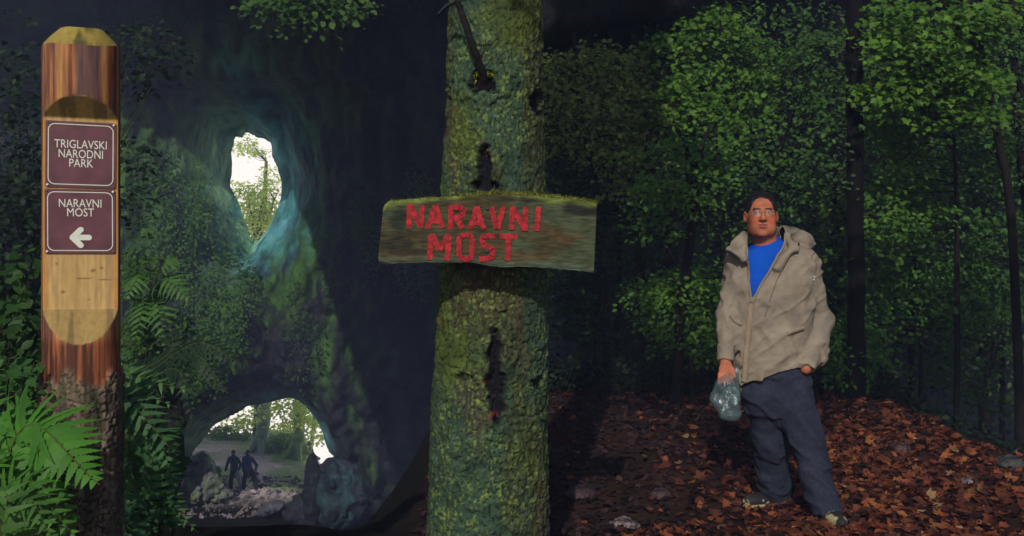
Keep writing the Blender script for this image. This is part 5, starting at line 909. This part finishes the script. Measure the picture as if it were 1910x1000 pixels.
def creeper(label, ells, n, c0, c1, size=0.17):   # leafy cushions growing on the cliff face
    sp = cloud([(a, b_, c, d, 34.0, 0.0) for a, b_, c, d in ells], n); sp = sp[sp[:, 2] < 8.5]; out = []
    for p in sp:
        for _ in range(4):
            q = CLV[np.argmin((CLV[:, 0] - p[0]) ** 2 + (CLV[:, 2] - p[2]) ** 2)]; p = np.array([p[0] * (q[1] - 0.15) / p[1], q[1] - 0.15, CAMZ + (p[2] - CAMZ) * (q[1] - 0.15) / p[1]])
        out.append(p)
    out = np.array(out); b_ = out.mean(0); t_ = thing('creeper', label, 'plant', b_, 'creepers on the cliff'); m = MB(); leaves(m, out, 0.36, 36, 0.12, 'beech', c0, c1, flat=1.4, face=(0, -0.8, 0.4)); m.build('foliage', M_leaf, t_, b_)
creeper('mossy green creepers hanging on the rock face left of the upper opening', [(370, 400, 12, 90), (300, 380, 14, 100), (335, 450, 10, 80), (420, 520, 12, 70), (270, 330, 12, 60), (395, 560, 10, 60)], 90, (0.02, 0.075, 0.004), (0.10, 0.23, 0.015))
creeper('creepers on the rock between the upper and the lower opening', [(430, 620, 12, 60), (350, 600, 12, 90), (390, 640, 10, 60), (360, 700, 40, 25), (460, 560, 8, 50)], 80, (0.02, 0.075, 0.004), (0.10, 0.23, 0.015))
creeper('sparse dark creepers on the rock below the right side of the upper opening', [(550, 590, 8, 60), (625, 480, 8, 80), (680, 420, 10, 70), (590, 640, 8, 40)], 40, (0.015, 0.045, 0.010), (0.06, 0.12, 0.02))
creeper('small pale green tufts on the dark rock around the left end of the painted board', [(770, 515, 22, 16), (780, 345, 16, 12), (698, 470, 10, 30)], 34, (0.03, 0.08, 0.03), (0.10, 0.20, 0.08))

# trees on the sunny side of the arch
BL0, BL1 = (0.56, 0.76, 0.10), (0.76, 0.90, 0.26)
def far_tree(label, px, pyb, pts, r0, r1, cl, n, rad, size, tint=(0.46, 0.58, 0.46), **kw):
    Y = 50.0
    for _ in range(10): Y = np.clip((CAMZ - float(gz((px - 955) * Y / FPX, Y))) * FPX / (pyb - 500), 44, 62)
    f = lambda a, b_: at(a, b_, Y)
    sp = cloud([(a, b_, c, d, Y + e, 1.5) for a, b_, c, d, e in cl], n); base = f(px, pyb) - (0, 0, 0.2)
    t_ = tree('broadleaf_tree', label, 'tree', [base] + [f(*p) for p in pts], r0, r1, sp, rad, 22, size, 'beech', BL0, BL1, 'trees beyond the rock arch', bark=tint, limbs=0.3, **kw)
    m = MB()
    for a_ in np.linspace(0, 2 * pi, 6)[:-1]: 
        d_ = np.array([cos(a_), sin(a_), 0]); m.add(*tube(spline([base + d_ * r0 * 0.5 + (0, 0, 0.9), base + d_ * r0 * 1.6 + (0, 0, 0.3), base + d_ * r0 * 3.2 + (0, 0, 0.02)], 8), np.linspace(r0 * 0.55, r0 * 0.2, 8), 7), tint)
    m.build('roots', M_bark, t_, base)
far_tree('pale leaning tree trunk with spreading roots beyond the arch, left of the bright gap', 486, 843, [(490, 810), (494, 770), (497, 700), (505, 600), (500, 500)], 0.40, 0.22, [(458, 778, 22, 12, 3), (520, 752, 26, 14, -1), (480, 730, 40, 20, 0), (450, 785, 30, 10, 4)], 34, 0.7, 0.22)
far_tree('second pale trunk beyond the arch, straight, under bright yellow green leaves', 556, 850, [(557, 810), (559, 770), (560, 700), (555, 560)], 0.36, 0.22, [(545, 768, 18, 18, -1), (572, 775, 16, 18, -1), (556, 752, 26, 10, -1), (590, 800, 14, 24, 3), (530, 790, 16, 16, 4)], 50, 0.6, 0.2, tint=(0.42, 0.58, 0.22))
far_tree('thin curved sapling at the right end of the lower opening', 577, 846, [(582, 820), (585, 795), (586, 760), (590, 700)], 0.13, 0.08, [(600, 800, 8, 30, 4), (590, 770, 10, 14, 2)], 8, 0.5, 0.2, tint=(0.25, 0.30, 0.20))
Y = 56.0
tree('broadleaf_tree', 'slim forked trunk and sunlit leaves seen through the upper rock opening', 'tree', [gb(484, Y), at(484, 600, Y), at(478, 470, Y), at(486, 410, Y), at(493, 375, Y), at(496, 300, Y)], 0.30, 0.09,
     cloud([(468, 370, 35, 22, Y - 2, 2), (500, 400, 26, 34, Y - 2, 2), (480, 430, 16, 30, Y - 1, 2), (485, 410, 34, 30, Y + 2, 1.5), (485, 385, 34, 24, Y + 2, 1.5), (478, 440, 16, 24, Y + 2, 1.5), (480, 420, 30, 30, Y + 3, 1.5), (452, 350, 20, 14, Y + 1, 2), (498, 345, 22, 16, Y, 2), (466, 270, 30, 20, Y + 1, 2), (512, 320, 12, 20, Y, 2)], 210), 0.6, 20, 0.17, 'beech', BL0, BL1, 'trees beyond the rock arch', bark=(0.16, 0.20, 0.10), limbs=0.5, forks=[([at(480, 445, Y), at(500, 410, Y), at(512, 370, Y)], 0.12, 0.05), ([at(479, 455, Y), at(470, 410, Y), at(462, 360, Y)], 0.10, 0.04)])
for lab, px, pyb, cl in [('round green bush on the skyline beyond the arch, left of the leaning trunk', 430, 818, (425, 808, 38, 12)), ('small green bush between the two pale trunks beyond the arch', 522, 838, (522, 824, 24, 14))]:
    Y = 54.0
    for _ in range(10): Y = np.clip((CAMZ - float(gz((px - 955) * Y / FPX, Y))) * FPX / (pyb - 500), 46, 63)
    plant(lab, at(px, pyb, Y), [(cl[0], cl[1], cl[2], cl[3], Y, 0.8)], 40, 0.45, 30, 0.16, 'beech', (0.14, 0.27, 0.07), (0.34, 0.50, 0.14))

# ================================================================ FALLEN LEAVES on the path
m = MB(); n = 26000
xx = rng.uniform(-0.6, 4.3, n); yy = 4.6 + 8.2 * rng.random(n) ** 1.4
dn = fbm(np.stack([xx * 1.1, yy * 0.8, 0 * xx], 1), 3, 150); keep = rng.random(n) < (0.25 + 0.9 * sst(0.42, 0.58, dn)) * (0.05 + 0.95 * sst(0.0, 0.7, xx - 0.115 * yy + 0.15 + 0.5 * (dn - 0.5))) * sst(11.8, 8.0, yy)
xx, yy = xx[keep], yy[keep]; n = len(xx); zz_ = gz(xx, yy) + 0.006 + 0.014 * rng.random(n)
e_ = 0.02; Ng = norm(np.stack([-(gz(xx + e_, yy) - gz(xx - e_, yy)) / (2 * e_), -(gz(xx, yy + e_) - gz(xx, yy - e_)) / (2 * e_), np.ones(n)], 1))
Nn = norm(Ng + rng.normal(size=(n, 3)) * 0.42); R = frames(Nn, rng.normal(size=(n, 3)))
def crumple(t_, a_): t_ = t_.copy(); t_[:, 2] = a_ * np.abs(t_[:, 0]) + 0.32 * (t_[:, 1] - 0.5) ** 2; t_[:, 1] -= 0.5; return t_
lt = beech.copy(); lt[:, 2] = 0.30 * np.abs(lt[:, 0]) + 0.16 * (lt[:, 1] - 0.5) ** 2 * 2; lt[:, 0] *= 1.15; lt[:, 1] -= 0.5
sz_ = 0.034 + 0.05 * rng.random(n) ** 1.6; wh = rng.random(n); PP = np.stack([xx, yy, zz_], 1)
pal = np.array([(0.30, 0.085, 0.030), (0.20, 0.055, 0.025), (0.42, 0.16, 0.055), (0.12, 0.035, 0.022), (0.38, 0.11, 0.035), (0.46, 0.27, 0.12), (0.07, 0.025, 0.02), (0.26, 0.06, 0.03)])
c_ = pal[rng.choice(8, n, p=[.2, .2, .08, .18, .12, .03, .11, .08])] * (0.28 + 0.72 * rng.random((n, 1)) ** 1.4)
for a_, b_, (t_, f_, cu) in ((0, .3, (maple, mapleF, 0.35)), (.3, .5, (maple, mapleF[:, ::-1], -0.25)), (.5, .8, (beech, beechF, 0.55)), (.8, 1.01, (beech, beechF[:, ::-1], -0.3))):
    q_ = (wh >= a_) & (wh < b_); V, F = instance(crumple(t_, cu), f_, PP[q_], R[q_], sz_[q_] * (1.15 if t_ is maple else 1)); m.add(V, F, np.repeat(c_[q_], len(t_), 0))
n = 700
xx = rng.uniform(-2.6, -0.95, n); yy = rng.uniform(2.4, 4.4, n); R = frames(norm(np.array([0, 0, 1.0]) + rng.normal(size=(n, 3)) * 0.4), rng.normal(size=(n, 3)))
V, F = instance(lt, beechF, np.stack([xx, yy, gz(xx, yy) + 0.012], 1), R, 0.045 + 0.045 * rng.random(n)); m.add(V, F, np.repeat(pal[rng.choice([1, 3, 6, 7], n)] * 0.8, len(lt), 0))
n = 6500; xx = rng.uniform(-0.5, 2.6, n); yy = 4.7 + 6.5 * rng.random(n) ** 1.3; R = frames(norm(np.array([0, 0, 1.0]) + rng.normal(size=(n, 3)) * 0.4), rng.normal(size=(n, 3)))
lq = crumple(beech, 0.3); V, F = instance(lq, beechF, np.stack([xx, yy, gz(xx, yy) + 0.008], 1), R, 0.03 + 0.04 * rng.random(n)); m.add(V, F, np.repeat(np.array([(0.028, 0.014, 0.014), (0.045, 0.02, 0.02), (0.02, 0.011, 0.011), (0.07, 0.035, 0.032)])[rng.choice(4, n, p=[.35, .3, .25, .1])], len(lq), 0))  # dark leaves whose colour carries the shade near the spruce
lit = m.build('fallen_leaves', M_litter); lit['kind'] = 'stuff'
# low dark herbs where the forest floor tips over behind the path
n = 1300; xx = rng.uniform(0.3, 4.6, n); yy = np.where(xx < 3.4, rng.uniform(10.2, 12.6, n), rng.uniform(5.8, 11.5, n)); xx = np.where(yy < 10.6, 3.62 + 0.9 * rng.random(n), xx)
m = MB(); leaves(m, np.stack([xx, yy, gz(xx, yy) + 0.10 + 0.12 * rng.random(n)], 1), 0.16, 12, 0.06, 'beech', (0.006, 0.012, 0.006), (0.018, 0.035, 0.011), flat=0.9); ug = m.build('undergrowth', M_leaf); ug['kind'] = 'stuff'
# loose scree on the floor of the arch
s = SDF((-1.3,) * 3, (1.3,) * 3, 0.22); s.ell((0, 0, 0), (1, 0.8, 0.6), 0); s.disp(lambda p: (fbm(p * 1.5, 3, 160) - 0.5) * 0.9, 1.0); Vt, Ft = s.mesh(); Ft = np.concatenate([Ft[:, [0, 1, 2]], Ft[:, [0, 2, 3]]])
m = MB(); n = 800; yy = rng.uniform(38.5, 46, n); xx = yy * rng.uniform(-0.345, -0.18, n); R = frames(norm(rng.normal(size=(n, 3)) * 0.6 + (0, 0, 1)), rng.normal(size=(n, 3))); sz_ = 0.03 + 0.15 * rng.random(n) ** 3
V, F = instance(Vt, Ft, np.stack([xx, yy, gz(xx, yy) + sz_ * 0.2], 1), R, sz_); c_ = mixc((0.09, 0.08, 0.09), (0.34, 0.29, 0.30), rng.random(n)); m.add(V, F, np.repeat(c_, len(Vt), 0)); sc_ = m.build('scree', M_rock, smooth=False); sc_['kind'] = 'stuff'
# twigs lying about
for k, (lab, a_, b_, r_) in enumerate([('bare dead twig slanting on the ground right of the post', (255, 918, 3.9), (292, 888, 4.0), 0.004), ('thin pale dead stick lying at the front of the lit ground below the walkers', (430, 975, 38.6), (470, 930, 38.9), 0.05)]):
    A_, B_ = at(*a_), at(*b_); m = MB(); P = limb_path(A_, B_, 0.01, 12); m.add(*tube(P, np.linspace(r_, r_ * 0.5, 12), 6), (0.22, 0.17, 0.13)); L_ = np.linalg.norm(B_ - A_); m.add(*tube(limb_path(P[6], P[6] + (B_ - A_) * 0.25 + (0.1 * L_, 0, 0.1 * L_), 0, 6), np.linspace(r_ * 0.5, r_ * 0.25, 6), 5), (0.22, 0.17, 0.13))
    o = m.build('dead_twig', M_bark, None, A_); o.location = tuple(A_); tag(o, lab, 'twig')

# ================================================================ thin blue haze added to lift the dark tones
hz = bpy.data.materials.new('dark_lift_haze'); hz.use_nodes = True; t = hz.node_tree; t.nodes.clear()
pv_ = t.nodes.new('ShaderNodeVolumePrincipled'); pv_.inputs['Color'].default_value = (0.46, 0.55, 0.95, 1); pv_.inputs['Density'].default_value = 0.0042; pv_.inputs['Anisotropy'].default_value = 0.0
t.links.new(pv_.outputs[0], t.nodes.new('ShaderNodeOutputMaterial').inputs['Volume'])
lo_, hi_ = np.array([-50, -27, -24.0]), np.array([50, 80, 23.0]); Vb = np.array([[(lo_, hi_)[(i >> k) & 1][k] for k in range(3)] for i in range(8)])
Fb = [(0, 2, 3, 1), (4, 5, 7, 6), (0, 1, 5, 4), (2, 6, 7, 3), (0, 4, 6, 2), (1, 3, 7, 5)]
hb_ = mesh_obj('haze', Vb, Fb, hz, smooth=False); hb_['kind'] = 'stuff'
